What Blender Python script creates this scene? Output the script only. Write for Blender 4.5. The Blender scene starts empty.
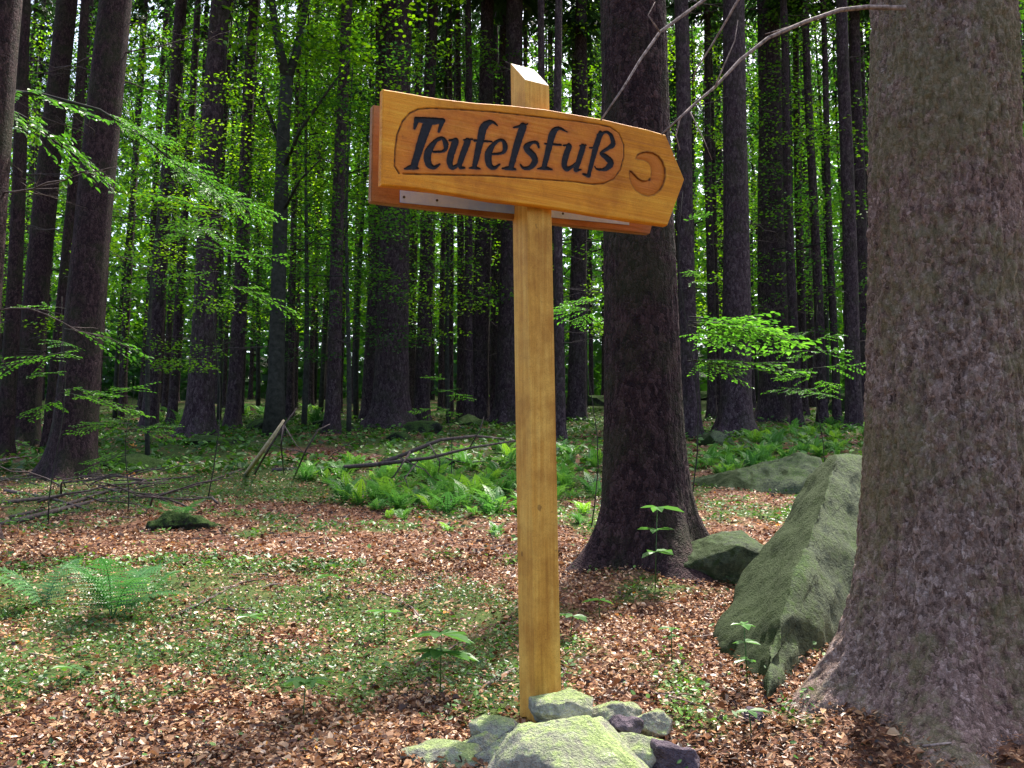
import bpy, math, numpy as np
from mathutils import Vector, Matrix
R = np.random.default_rng(11)
C = bpy.context.scene.collection
PITCH = math.radians(8.0); F = 1000.0; CZ = 0.64
CP, SP = math.cos(PITCH), math.sin(PITCH)

# ---------------------------------------------------------------- maths helpers
def ray(px, py):
    u = (px-512)/F; v = (384-py)/F
    return np.array([u, CP - SP*v, SP + CP*v])
def P(px, py, Y):
    d = ray(px, py); return np.array([0, 0, CZ]) + d*(Y/d[1])
def _h(ix, iy, iz):
    n = (ix*374761393 + iy*668265263 + iz*2147483647 + 12345) & 0xffffffff
    n = ((n ^ (n >> 13))*1274126177) & 0xffffffff
    n = (n ^ (n >> 16)) & 0xffffffff
    return n/4294967295.0
def vn(x, y, z=0.0):
    x, y, z = np.broadcast_arrays(np.asarray(x, float), np.asarray(y, float), np.asarray(z, float))
    ix, iy, iz = np.floor(x).astype(np.int64), np.floor(y).astype(np.int64), np.floor(z).astype(np.int64)
    fx, fy, fz = x-ix, y-iy, z-iz
    fx, fy, fz = fx*fx*(3-2*fx), fy*fy*(3-2*fy), fz*fz*(3-2*fz)
    r = 0
    for dx in (0, 1):
        for dy in (0, 1):
            for dz in (0, 1):
                w = (fx if dx else 1-fx)*(fy if dy else 1-fy)*(fz if dz else 1-fz)
                r = r + w*_h(ix+dx, iy+dy, iz+dz)
    return r
def fbm(x, y, z=0.0, o=4):
    r = 0; a = .5; s = 1.0
    for i in range(o):
        r = r + a*(vn(np.asarray(x)*s+i*17.3, np.asarray(y)*s+i*5.1, np.asarray(z)*s+i*9.7)-.5); a *= .5; s *= 2.03
    return r
YS = np.array([-60, -20, 0, 2, 3.3, 5.9, 8, 12, 17, 25, 40, 70, 140, 300])
def _zr(row, Y): return CZ + Y*math.tan(PITCH - math.atan((row-384)/F))
ZS = np.array([-9, -3.4, -.62, -.22, 0.0, _zr(575, 5.9), _zr(526, 8), _zr(482, 12), _zr(446, 17), _zr(421, 25), _zr(403, 40), _zr(392, 70), _zr(384, 140), _zr(380, 300)])
def G(x, y):
    x = np.asarray(x, float); y = np.asarray(y, float)
    z = (np.interp(y-.7, YS, ZS)+2*np.interp(y, YS, ZS)+np.interp(y+.7, YS, ZS))/4
    near = np.clip((y-2)/12, .25, 1)
    z = z + .28*near*fbm(x*.45+3, y*.45+1) + .10*fbm(x*1.7, y*1.7+9, 2.0) + .035*fbm(x*7, y*7, 4.0)
    z = z + .15*np.exp(-((x-1.55)**2+(y-3.4)**2)/.5)                      # root mound of the big tree
    z = z + .10*np.exp(-((x-.8)**2+(y-5.9)**2)/.5)
    return z
def Gs(x, y): return float(G(x, y))
def onground(px, row, lo=2.2, hi=120):
    """world point where the ground meets the view line of a pixel"""
    d = ray(px, row); ys = np.exp(np.linspace(math.log(lo), math.log(hi), 1500))
    t = ys/d[1]; z = CZ+d[2]*t; g = G(d[0]*t, ys)
    k = np.argmax(z <= g) if np.any(z <= g) else len(ys)-1
    return np.array([d[0]*t[k], ys[k], g[k]])
def row_of(p):
    x, y, z = p[0], p[1], p[2]-CZ
    zc = CP*y+SP*z; yc = -SP*y+CP*z
    return 512+F*x/zc, 384-F*yc/zc

# moss / green cover mask (0..1), shared by the ground colour and the scattered plants
def moss(x, y):
    m = .50 + 1.7*fbm(x*.9+7, y*.9+3, 5.0, 4) + 2.0*fbm(x*3.1, y*3.1, 8.0, 4)
    def g(cx, cy, sx, sy): return np.exp(-((x-cx)/sx)**2-((y-cy)/sy)**2)
    m = m + .5*g(-1.1, 4.3, 1.3, .9) - .5*g(.9, 4.2, .75, 1.1) - .5*g(-.6, 7.2, 3.2, .8) + .3*g(-2.2, 5.6, 1.2, .8) \
          - .45*g(-.6, 3.0, 2, .35) + .45*g(-2, 12, 6, 3.0) + .35*np.clip((y-12)/6, 0, 1) - .7*g(1.5, 3.1, .7, .7) - .4*g(2, 7.2, 1.2, .8) - .3*g(3, 12, 2.5, 2)
    return np.clip(m, 0, 1)

# ---------------------------------------------------------------- mesh helpers
def mesh(name, V, Fc, smooth=False, attrs=None, pattrs=None):
    V = np.asarray(V, np.float32).reshape(-1, 3); me = bpy.data.meshes.new(name)
    me.vertices.add(len(V)); me.vertices.foreach_set('co', V.ravel())
    if isinstance(Fc, np.ndarray):
        n, k = Fc.shape; me.loops.add(n*k); me.loops.foreach_set('vertex_index', Fc.astype(np.int32).ravel())
        me.polygons.add(n); me.polygons.foreach_set('loop_start', np.arange(0, n*k, k, dtype=np.int32))
        me.polygons.foreach_set('loop_total', np.full(n, k, np.int32))
    else:
        tot = np.array([len(f) for f in Fc], np.int32); n = len(tot)
        me.loops.add(int(tot.sum())); me.loops.foreach_set('vertex_index', np.array([i for f in Fc for i in f], np.int32))
        me.polygons.add(n); me.polygons.foreach_set('loop_start', (np.cumsum(tot)-tot).astype(np.int32)); me.polygons.foreach_set('loop_total', tot)
    me.update(calc_edges=True)
    me.polygons.foreach_set('use_smooth', np.full(n, smooth, bool))
    for k2, a in (attrs or {}).items():
        at = me.attributes.new(k2, 'FLOAT', 'FACE'); at.data.foreach_set('value', np.asarray(a, np.float32))
    for k2, a in (pattrs or {}).items():
        at = me.attributes.new(k2, 'FLOAT', 'POINT'); at.data.foreach_set('value', np.asarray(a, np.float32))
    return me
def obj(name, me, mat, parent=None, loc=(0, 0, 0), rot=(0, 0, 0), sc=1.0):
    o = bpy.data.objects.new(name, me); C.objects.link(o)
    if mat is not None and not me.materials: me.materials.append(mat)
    o.location = loc; o.rotation_euler = rot; o.scale = (sc,)*3 if np.isscalar(sc) else sc
    if parent: o.parent = parent
    return o
def tag(o, label, cat, group=None):
    o['label'] = label; o['category'] = cat
    if group: o['group'] = group
    return o
def kind(o, k):
    o['kind'] = k; return o
def thing(name, label, cat, loc=(0, 0, 0), rz=0, group=None):
    o = bpy.data.objects.new(name, None); C.objects.link(o); o.empty_display_size = .1
    o.location = loc; o.rotation_euler = (0, 0, rz); return tag(o, label, cat, group)
class MB:
    def __init__(s): s.V = []; s.F = []; s.A = []; s.n = 0
    def add(s, V, Fc, a=0.0):
        V = np.asarray(V, float).reshape(-1, 3); s.V.append(V); s.F += [tuple(i+s.n for i in f) for f in Fc]; s.A += [a]*len(Fc); s.n += len(V)
    def tube(s, pts, rad, sides=6, a=0.0):
        pts = np.asarray(pts, float); n = len(pts); rad = np.broadcast_to(rad, (n,)) if np.ndim(rad) else np.full(n, rad)
        T = np.gradient(pts, axis=0); T /= np.linalg.norm(T, axis=1)[:, None]+1e-9
        up = np.array([0, 0, 1.]) if abs(T[0][2]) < .9 else np.array([1., 0, 0]); V = []
        A = np.cross(T[0], up); A /= np.linalg.norm(A)
        for i in range(n):
            A = A-T[i]*A.dot(T[i]); A /= np.linalg.norm(A); B = np.cross(T[i], A)
            for k in range(sides):
                t = 2*math.pi*k/sides; V.append(pts[i]+rad[i]*(math.cos(t)*A+math.sin(t)*B))
        Fc = [(i*sides+k, i*sides+(k+1) % sides, (i+1)*sides+(k+1) % sides, (i+1)*sides+k) for i in range(n-1) for k in range(sides)]
        Fc += [tuple(range(sides))[::-1], tuple((n-1)*sides+k for k in range(sides))]
        s.add(V, Fc, a)
    def me(s, name, smooth=True): return mesh(name, np.concatenate(s.V), s.F, smooth, {'rnd': s.A})
def copytree(o, parent=None):
    c = o.copy(); C.objects.link(c); c.parent = parent
    for ch in list(o.children): copytree(ch, c)
    return c

# ---------------------------------------------------------------- materials
def newmat(name):
    m = bpy.data.materials.new(name); m.use_nodes = True; nt = m.node_tree; nt.nodes.clear()
    out = nt.nodes.new('ShaderNodeOutputMaterial'); return m, nt, out
class N:
    def __init__(s, nt): s.nt = nt
    def n(s, t, **kw):
        x = s.nt.nodes.new(t)
        for k, v in kw.items():
            if k.startswith('i_'): x.inputs[k[2:].replace('_', ' ')].default_value = v
            else: setattr(x, k, v)
        return x
    def l(s, a, b): s.nt.links.new(a, b)
    def ramp(s, fac, stops):
        r = s.nt.nodes.new('ShaderNodeValToRGB'); s.l(fac, r.inputs[0]); e = r.color_ramp.elements
        while len(e) < len(stops): e.new(.5)
        for i, (p, c) in enumerate(stops):
            e[i].position = p; e[i].color = (*c, 1) if len(c) == 3 else c
        return r.outputs[0]
    def mix(s, fac, a, b, mode='MIX'):
        m = s.nt.nodes.new('ShaderNodeMix'); m.data_type = 'RGBA'; m.blend_type = mode
        for sk, v in ((m.inputs[0], fac), (m.inputs[6], a), (m.inputs[7], b)):
            if isinstance(v, (int, float)): sk.default_value = v
            elif isinstance(v, tuple): sk.default_value = (*v, 1)
            else: s.l(v, sk)
        return m.outputs[2]
    def coords(s, scale=(1, 1, 1), kind='Object'):
        t = s.n('ShaderNodeTexCoord'); m = s.n('ShaderNodeMapping'); s.l(t.outputs[kind], m.inputs[0]); m.inputs['Scale'].default_value = scale; return m.outputs[0]
    def noise(s, co, scale, detail=4, rough=.55):
        x = s.n('ShaderNodeTexNoise'); s.l(co, x.inputs['Vector']); x.inputs['Scale'].default_value = scale; x.inputs['Detail'].default_value = detail; x.inputs['Roughness'].default_value = rough; return x.outputs['Fac']
    def math(s, op, a, b=None):
        x = s.n('ShaderNodeMath', operation=op)
        for i, v in enumerate((a, b)):
            if v is None: continue
            if isinstance(v, (int, float)): x.inputs[i].default_value = v
            else: s.l(v, x.inputs[i])
        return x.outputs[0]
def principled(N_, out, col, rough=.85, bump=None, bs=.5, bd=.01, spec=.3, metal=0.0):
    b = N_.n('ShaderNodeBsdfPrincipled'); b.inputs['Roughness'].default_value = rough; b.inputs['Specular IOR Level'].default_value = spec; b.inputs['Metallic'].default_value = metal
    if isinstance(col, tuple): b.inputs['Base Color'].default_value = (*col, 1)
    else: N_.l(col, b.inputs['Base Color'])
    if bump is not None:
        bp = N_.n('ShaderNodeBump'); bp.inputs['Strength'].default_value = bs; bp.inputs['Distance'].default_value = bd
        N_.l(bump, bp.inputs['Height']); N_.l(bp.outputs[0], b.inputs['Normal'])
    N_.l(b.outputs[0], out.inputs[0]); return b
def bark(name, dark, mid, light, mossc=None, mossamt=.35, sc=1.0):
    m, nt, out = newmat(name); k = N(nt)
    co = k.coords((1, 1, .45)); co1 = k.coords((1, 1, 1))
    # warp so that the scales are ragged, not round cells
    nz = k.n('ShaderNodeTexNoise'); k.l(co1, nz.inputs['Vector']); nz.inputs['Scale'].default_value = 22*sc; nz.inputs['Detail'].default_value = 3
    mx = k.n('ShaderNodeMix', data_type='VECTOR'); mx.inputs[0].default_value = .05
    k.l(co, mx.inputs[4]); k.l(nz.outputs['Color'], mx.inputs[5])
    v = k.n('ShaderNodeTexVoronoi'); k.l(mx.outputs[1], v.inputs['Vector']); v.inputs['Scale'].default_value = 46*sc
    v2 = k.n('ShaderNodeTexVoronoi', feature='DISTANCE_TO_EDGE'); k.l(mx.outputs[1], v2.inputs['Vector']); v2.inputs['Scale'].default_value = 46*sc
    n1 = k.noise(co1, 90*sc, 5, .65); n2 = k.noise(co1, 3.0, 4); n3 = k.noise(co, 14*sc, 4, .6)
    sepc = k.n('ShaderNodeSeparateColor'); k.l(v.outputs['Color'], sepc.inputs[0])
    f = k.math('ADD', k.math('MULTIPLY', sepc.outputs[0], .35), k.math('ADD', k.math('MULTIPLY', n1, .5), k.math('MULTIPLY', n3, .35)))
    col = k.ramp(f, [(.34, dark), (.56, mid), (.82, light)])
    edge = k.ramp(v2.outputs['Distance'], [(0, (.35, .35, .35)), (.12, (1, 1, 1))])
    col = k.mix(.8, col, edge, 'MULTIPLY')
    # lichen specks
    n5 = k.noise(co1, 60*sc, 2); sp = k.ramp(n5, [(.66, (0, 0, 0)), (.74, (1, 1, 1))]); col = k.mix(k.math('MULTIPLY', sp, .45), col, tuple(min(1, c*1.9+.03) for c in light))
    if mossc:
        mm = k.ramp(k.math('ADD', n2, k.math('MULTIPLY', k.math('SUBTRACT', n1, .5), .5)), [(.46, (0, 0, 0)), (.62, (1, 1, 1))]); col = k.mix(k.math('MULTIPLY', mm, mossamt), col, mossc)
    h = k.math('ADD', k.math('MULTIPLY', k.math('MINIMUM', v2.outputs['Distance'], .25), 2.2), k.math('ADD', k.math('MULTIPLY', n1, .6), k.math('MULTIPLY', n3, .6)))
    principled(k, out, col, .9, h, .9, .012, .2); return m
M = {}
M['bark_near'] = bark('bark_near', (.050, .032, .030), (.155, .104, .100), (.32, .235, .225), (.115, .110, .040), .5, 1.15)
def bark_near():
    m, nt, out = newmat('bark_near'); k = N(nt); co = k.coords((1, 1, .6)); c1 = k.coords(); cs = k.coords((1, 1, .12))
    nz = k.n('ShaderNodeTexNoise'); k.l(c1, nz.inputs['Vector']); nz.inputs['Scale'].default_value = 40; nz.inputs['Detail'].default_value = 4
    mx = k.n('ShaderNodeMix', data_type='VECTOR'); mx.inputs[0].default_value = .035; k.l(co, mx.inputs[4]); k.l(nz.outputs['Color'], mx.inputs[5])
    va = k.n('ShaderNodeTexVoronoi'); k.l(mx.outputs[1], va.inputs['Vector']); va.inputs['Scale'].default_value = 95
    ve = k.n('ShaderNodeTexVoronoi', feature='DISTANCE_TO_EDGE'); k.l(mx.outputs[1], ve.inputs['Vector']); ve.inputs['Scale'].default_value = 95
    sc_ = k.n('ShaderNodeSeparateColor'); k.l(va.outputs['Color'], sc_.inputs[0])
    nf = k.noise(c1, 190, 4, .75); nm = k.noise(c1, 28, 5, .7); ns = k.noise(cs, 30, 4, .65); nl = k.noise(c1, 2.6, 4, .6); nl2 = k.noise(c1, 1.3, 3, .5)
    f = k.math('ADD', k.math('MULTIPLY', sc_.outputs[0], .22), k.math('ADD', k.math('MULTIPLY', nf, .38), k.math('ADD', k.math('MULTIPLY', nm, .26), k.math('MULTIPLY', ns, .26))))
    col = k.ramp(f, [(.38, (.045, .028, .023)), (.52, (.180, .122, .102)), (.65, (.31, .225, .195)), (.80, (.60, .50, .46))])
    rd = k.ramp(nl2, [(.42, (1, 1, 1)), (.62, (1.0, .80, .80))]); col = k.mix(.7, col, rd, 'MULTIPLY')
    mm = k.ramp(k.math('ADD', nl, k.math('MULTIPLY', k.math('SUBTRACT', nm, .5), .6)), [(.44, (0, 0, 0)), (.60, (1, 1, 1))]); col = k.mix(k.math('MULTIPLY', mm, .6), col, (.17, .165, .075))
    col = k.mix(.55, col, k.ramp(ve.outputs['Distance'], [(0, (.4, .4, .4)), (.14, (1, 1, 1))]), 'MULTIPLY')
    h = k.math('ADD', k.math('MULTIPLY', k.math('MINIMUM', ve.outputs['Distance'], .22), 1.4), k.math('ADD', k.math('MULTIPLY', nf, .5), k.math('ADD', k.math('MULTIPLY', nm, 1.0), k.math('MULTIPLY', ns, .7))))
    principled(k, out, col, .9, h, .75, .010, .2); return m
M['bark_near'] = bark_near()
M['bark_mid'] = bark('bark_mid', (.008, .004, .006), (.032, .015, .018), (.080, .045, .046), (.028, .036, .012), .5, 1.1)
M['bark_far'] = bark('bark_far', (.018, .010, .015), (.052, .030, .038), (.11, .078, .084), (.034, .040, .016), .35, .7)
def simple(name, stops, scale=20, rough=.9, bs=.4, bd=.004, stretch=(1, 1, 1)):
    m, nt, out = newmat(name); k = N(nt); co = k.coords(stretch); n = k.noise(co, scale, 5, .6)
    principled(k, out, k.ramp(n, stops), rough, n, bs, bd, .25); return m
M['twig'] = simple('dead_twig_wood', [(.3, (.04, .028, .026)), (.7, (.13, .10, .095))], 30)
M['twig_pale'] = simple('pale_dead_wood', [(.35, (.10, .07, .06)), (.65, (.36, .28, .25))], 60)
M['twig_cream'] = simple('barkless_wood', [(.3, (.32, .25, .15)), (.7, (.60, .50, .32))], 30)
M['beech_bark'] = simple('beech_bark', [(.35, (.02, .02, .016)), (.7, (.055, .055, .045))], 12)
def leafmat(name, stops, trans=.5, objvar=.3):
    m, nt, out = newmat(name); k = N(nt)
    a = k.n('ShaderNodeAttribute', attribute_name='rnd'); oi = k.n('ShaderNodeObjectInfo')
    f = k.math('ADD', k.math('MULTIPLY', a.outputs['Fac'], 1-objvar), k.math('MULTIPLY', oi.outputs['Random'], objvar))
    col = k.ramp(f, stops)
    d = k.n('ShaderNodeBsdfDiffuse'); t = k.n('ShaderNodeBsdfTranslucent'); k.l(col, d.inputs[0])
    hs = k.n('ShaderNodeHueSaturation'); hs.inputs['Value'].default_value = 1.5; hs.inputs['Saturation'].default_value = 1.1; hs.inputs['Hue'].default_value = .49; k.l(col, hs.inputs['Color']); k.l(hs.outputs[0], t.inputs[0])
    ms = k.n('ShaderNodeMixShader'); ms.inputs[0].default_value = trans; k.l(d.outputs[0], ms.inputs[1]); k.l(t.outputs[0], ms.inputs[2])
    g = k.n('ShaderNodeBsdfGlossy'); g.inputs['Roughness'].default_value = .4; ms2 = k.n('ShaderNodeMixShader'); ms2.inputs[0].default_value = .04
    k.l(ms.outputs[0], ms2.inputs[1]); k.l(g.outputs[0], ms2.inputs[2]); k.l(ms2.outputs[0], out.inputs[0]); return m
M['beech_leaf'] = leafmat('beech_leaf', [(0, (.03, .10, .02)), (.5, (.06, .19, .025)), (1, (.13, .32, .05))])
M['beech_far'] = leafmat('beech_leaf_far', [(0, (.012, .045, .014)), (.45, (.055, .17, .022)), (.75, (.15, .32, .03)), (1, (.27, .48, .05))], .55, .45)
M['needle'] = leafmat('spruce_needle', [(0, (.010, .028, .012)), (.6, (.022, .055, .018)), (1, (.04, .085, .025))], .25)
M['fern'] = leafmat('fern_leaf', [(0, (.03, .10, .03)), (.5, (.085, .24, .05)), (1, (.24, .46, .06))], .45, .5)
M['fern_dark'] = leafmat('fern_leaf_dark', [(0, (.025, .09, .03)), (.5, (.05, .16, .045)), (1, (.09, .24, .06))], .35, .4)
M['cover'] = leafmat('cover_leaf', [(0, (.02, .055, .012)), (.5, (.055, .15, .022)), (1, (.15, .31, .045))], .3, 0)
M['herb'] = leafmat('herb_leaf', [(0, (.05, .13, .03)), (1, (.10, .24, .06))], .4, .4)
M['litter'] = leafmat('fallen_leaf', [(0, (.025, .012, .007)), (.30, (.11, .048, .024)), (.52, (.27, .13, .062)), (.72, (.45, .26, .13)), (.88, (.60, .41, .25)), (.97, (.74, .58, .42)), (1, (.72, .30, .03))], .12, 0)
def rockmat(name, rock_d, rock_l, moss_d, moss_l, bias=0.0, nz=.5, side=0.0):
    moss_and_shade = moss_l
    m, nt, out = newmat(name); k = N(nt); co = k.coords()
    n1 = k.noise(co, 5, 6, .6); n2 = k.noise(co, 40, 5, .7); n3 = k.noise(co, 120, 3, .7)
    rc = k.ramp(k.math('ADD', k.math('MULTIPLY', n1, .5), k.math('MULTIPLY', n2, .5)), [(.38, rock_d), (.62, rock_l)])
    mc = k.ramp(k.math('ADD', k.math('MULTIPLY', n3, .5), k.math('MULTIPLY', n2, .5)), [(.38, moss_d), (.62, moss_l)])
    ge = k.n('ShaderNodeNewGeometry'); sx = k.n('ShaderNodeSeparateXYZ'); k.l(ge.outputs['Normal'], sx.inputs[0])
    f = k.math('ADD', k.math('ADD', k.math('MULTIPLY', sx.outputs[2], nz), bias), k.math('ADD', k.math('MULTIPLY', n1, .8), k.math('MULTIPLY', n2, .5)))
    fac = k.ramp(f, [(.72, (0, 0, 0)), (.92, (1, 1, 1))]); col = k.mix(fac, rc, mc)
    n4 = k.noise(co, 2.2, 6, .75); st = k.ramp(n4, [(.36, (.38, .40, .42)), (.52, (1, 1, 1)), (.66, (1.0, 1.0, .9))]); col = k.mix(.8, col, st, 'MULTIPLY')
    n5 = k.noise(co, 30, 6, .8); sp = k.ramp(n5, [(.60, (0, 0, 0)), (.68, (1, 1, 1))]); col = k.mix(k.math('MULTIPLY', sp, .4), col, tuple(min(.8, c*1.7) for c in rock_l))
    dk = k.math('MULTIPLY', k.ramp(k.math('ADD', k.math('MULTIPLY', sx.outputs[0], -1.6), k.math('MULTIPLY', k.math('SUBTRACT', n1, .5), .8)), [(.35, (0, 0, 0)), (.62, (1, 1, 1))]), side); col = k.mix(dk, col, tuple(c*.35 for c in moss_and_shade))  # faces towards -x darkened: darker moss colour with the side's shade painted in
    h = k.math('ADD', k.math('MULTIPLY', n2, .9), k.math('MULTIPLY', n3, .6)); principled(k, out, col, .92, h, 1.0, .025, .2); return m
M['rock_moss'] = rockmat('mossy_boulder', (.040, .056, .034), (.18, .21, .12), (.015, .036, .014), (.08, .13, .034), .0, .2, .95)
M['rock_dark'] = rockmat('dark_mossy_stone', (.02, .022, .018), (.05, .055, .04), (.03, .055, .012), (.08, .14, .03), .1)
M['rock_pale'] = rockmat('pale_mossy_stone', (.26, .25, .20), (.70, .66, .54), (.18, .24, .08), (.44, .54, .22), -.02, .3)
M['rock_purple'] = rockmat('purple_grey_stone', (.08, .06, .08), (.22, .17, .20), (.08, .11, .04), (.16, .2, .08), -.5)

# ground
def groundmat():
    m, nt, out = newmat('forest_floor'); k = N(nt); co = k.coords()
    a = k.n('ShaderNodeAttribute', attribute_name='moss')
    n1 = k.noise(co, 18, 6, .7); n2 = k.noise(co, 60, 4, .7); v = k.n('ShaderNodeTexVoronoi'); k.l(co, v.inputs['Vector']); v.inputs['Scale'].default_value = 28
    se = k.n('ShaderNodeSeparateColor'); k.l(v.outputs['Color'], se.inputs[0])
    br = k.ramp(k.math('ADD', k.math('MULTIPLY', se.outputs[0], .5), k.math('MULTIPLY', n1, .5)), [(.2, (.045, .022, .016)), (.5, (.13, .06, .038)), (.8, (.26, .14, .085))])
    gr = k.ramp(k.math('ADD', k.math('MULTIPLY', n1, .5), k.math('MULTIPLY', n2, .5)), [(.35, (.022, .032, .008)), (.65, (.085, .125, .028))])
    f = k.ramp(k.math('ADD', a.outputs['Fac'], k.math('MULTIPLY', k.math('SUBTRACT', n1, .5), .9)), [(.45, (0, 0, 0)), (.7, (1, 1, 1))])
    principled(k, out, k.mix(f, br, gr), .95, k.math('ADD', n1, k.math('MULTIPLY', n2, .5)), .8, .02, .15); return m
M['ground'] = groundmat()
# wood of the signpost
def woodmat(name, stops, axis, ringscale=1.0, stain=False):
    m, nt, out = newmat(name); k = N(nt)
    s = [14, 14, 14]; s[axis] = .9; co = k.coords(tuple(s)); s2 = [70, 70, 70]; s2[axis] = 2.0; co2 = k.coords(tuple(s2)); c0 = k.coords()
    n1 = k.noise(co, ringscale, 4, .6); n2 = k.noise(co2, 1.0, 4, .7); n3 = k.noise(c0, 9, 3)
    f = k.math('ADD', k.math('MULTIPLY', n1, .5), k.math('ADD', k.math('MULTIPLY', n2, .38), k.math('MULTIPLY', n3, .15)))
    col = k.ramp(f, stops)
    n6 = k.noise(c0, 5, 6, .7); gr = k.ramp(n6, [(.38, (.62, .50, .42)), (.56, (1, 1, 1))]); col = k.mix(.75, col, gr, 'MULTIPLY')
    n7 = k.noise(c0, 260, 2, .7); gr = k.ramp(n7, [(.36, (.6, .55, .5)), (.5, (1, 1, 1))]); col = k.mix(.45, col, gr, 'MULTIPLY')
    n4 = k.noise(k.coords((1, 1, 1)), 23, 2); kn = k.ramp(n4, [(.24, (1, 1, 1)), (.29, (0, 0, 0))]); col = k.mix(k.math('MULTIPLY', kn, .6), col, (.13, .05, .015))
    if axis == 2:   # weathered end grain on the slanting top cut
        ge = k.n('ShaderNodeNewGeometry'); sx = k.n('ShaderNodeSeparateXYZ'); k.l(ge.outputs['Normal'], sx.inputs[0]); col = k.mix(k.ramp(sx.outputs[2], [(.3, (0, 0, 0)), (.5, (1, 1, 1))]), col, (.16, .075, .03))
    if stain:
        a = k.n('ShaderNodeAttribute', attribute_name='stain'); col = k.mix(k.math('MULTIPLY', a.outputs['Fac'], .75), col, (.50, .12, .016))
        b = k.n('ShaderNodeAttribute', attribute_name='tint_and_shade'); col = k.mix(b.outputs['Fac'], col, (.035, .012, .008))
    principled(k, out, col, .62, k.math('ADD', f, k.math('MULTIPLY', n2, .6)), .7, .004, .25); return m
M['post'] = woodmat('oiled_post_wood', [(.32, (.34, .15, .022)), (.46, (.64, .33, .055)), (.60, (.82, .52, .12))], 2)
M['plank'] = woodmat('glazed_plank_wood', [(.34, (.42, .130, .008)), (.5, (.76, .300, .014)), (.66, (.90, .46, .04))], 0, 1.0, True)
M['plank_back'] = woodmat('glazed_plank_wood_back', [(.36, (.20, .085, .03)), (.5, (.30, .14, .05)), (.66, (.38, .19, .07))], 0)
M['letter'] = simple('black_letter_paint', [(.3, (.004, .004, .007)), (.7, (.014, .013, .018))], 60, .6)
M['metal'] = simple('galvanised_strip', [(.3, (.28, .44, 1.0)), (.7, (.40, .58, 1.0))], 30, .45)
M['screw'] = simple('dark_screw', [(.3, (.02, .02, .02)), (.7, (.06, .05, .05))], 60, .5)

# ---------------------------------------------------------------- ground sheet
def axis(lo, hi, step, far_lo, far_hi, g=1.06):
    a = list(np.arange(lo, hi, step)); s = step
    while a[-1] < far_hi: s *= g; a.append(a[-1]+s)
    s = step
    while a[0] > far_lo: s *= g; a.insert(0, a[0]-s)
    return np.array(a)
xs = axis(-5.5, 5.5, .055, -260, 260); ys = axis(2.2, 10, .05, -60, 300)
X, Y_ = np.meshgrid(xs, ys); Z = G(X, Y_); nx, ny = len(xs), len(ys)
idx = np.arange(nx*ny).reshape(ny, nx)
Fq = np.stack([idx[:-1, :-1], idx[:-1, 1:], idx[1:, 1:], idx[1:, :-1]], -1).reshape(-1, 4)
g = obj('ground', mesh('ground', np.stack([X, Y_, Z], -1), Fq, True, None, {'moss': moss(X, Y_).ravel()}), M['ground']); kind(g, 'structure')

# ---------------------------------------------------------------- trunks
def trunk_mesh(name, R0, H, lean, sides=20, rings=40, flare=.9, lobes=5, ph=0, disp=0.0, taper=.55, zmax_dense=1.2, fh=.22, fine=None, wob=.02, top=None):
    if fine: zs = np.concatenate([np.linspace(-.35, fine, rings), np.linspace(fine, H, 14)[1:]])
    else: zs = np.concatenate([np.linspace(-.35, zmax_dense, rings//2), np.linspace(zmax_dense, H, rings//2)[1:]])
    th = np.linspace(0, 2*math.pi, sides, endpoint=False); ZZ, TT = np.meshgrid(zs, th, indexing='ij'); near_ = sides > 400
    rr = R0*(1-taper*np.clip(ZZ, 0, None)/H)
    zc = np.clip(ZZ, -.18 if near_ else -.1, None)
    lob = .5+.5*np.cos(lobes*TT+ph+.8*np.sin(TT*2+ph)); lob = lob**1.5
    rr = rr + R0*flare*np.exp(-zc/fh)*((.62+.42*lob) if near_ else (.25+.9*lob)) + R0*.25*flare*np.exp(-zc/(fh*3.5))
    cx, cy = np.cos(TT), np.sin(TT)
    if disp:
        rr = rr + disp*(1.6*fbm(cx*4.5+ph, cy*4.5, ZZ*3.0, 4) + 1.6*fbm(cx*26, cy*26+ph, ZZ*30, 3))
        rr = rr + disp*1.5*fbm(cx*13+ph, cy*13, ZZ*2.2, 3)
        rr = rr + R0*.14*fbm(cx*1.2+ph, cy*1.2, ZZ*.8, 2)
    wx = wob*np.sin(ZZ*.7+ph); wy = wob*np.cos(ZZ*.6+ph*2)
    V = np.stack([rr*cx+lean[0]*ZZ+wx-wob*math.sin(ph), rr*cy+lean[1]*ZZ+wy-wob*math.cos(ph*2), ZZ], -1)
    n = len(zs); I = np.arange(n*sides).reshape(n, sides); J = np.roll(I, -1, 1)
    Fq = np.stack([I[:-1], J[:-1], J[1:], I[1:]], -1).reshape(-1, 4)
    return mesh(name, V, Fq, True)
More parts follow.
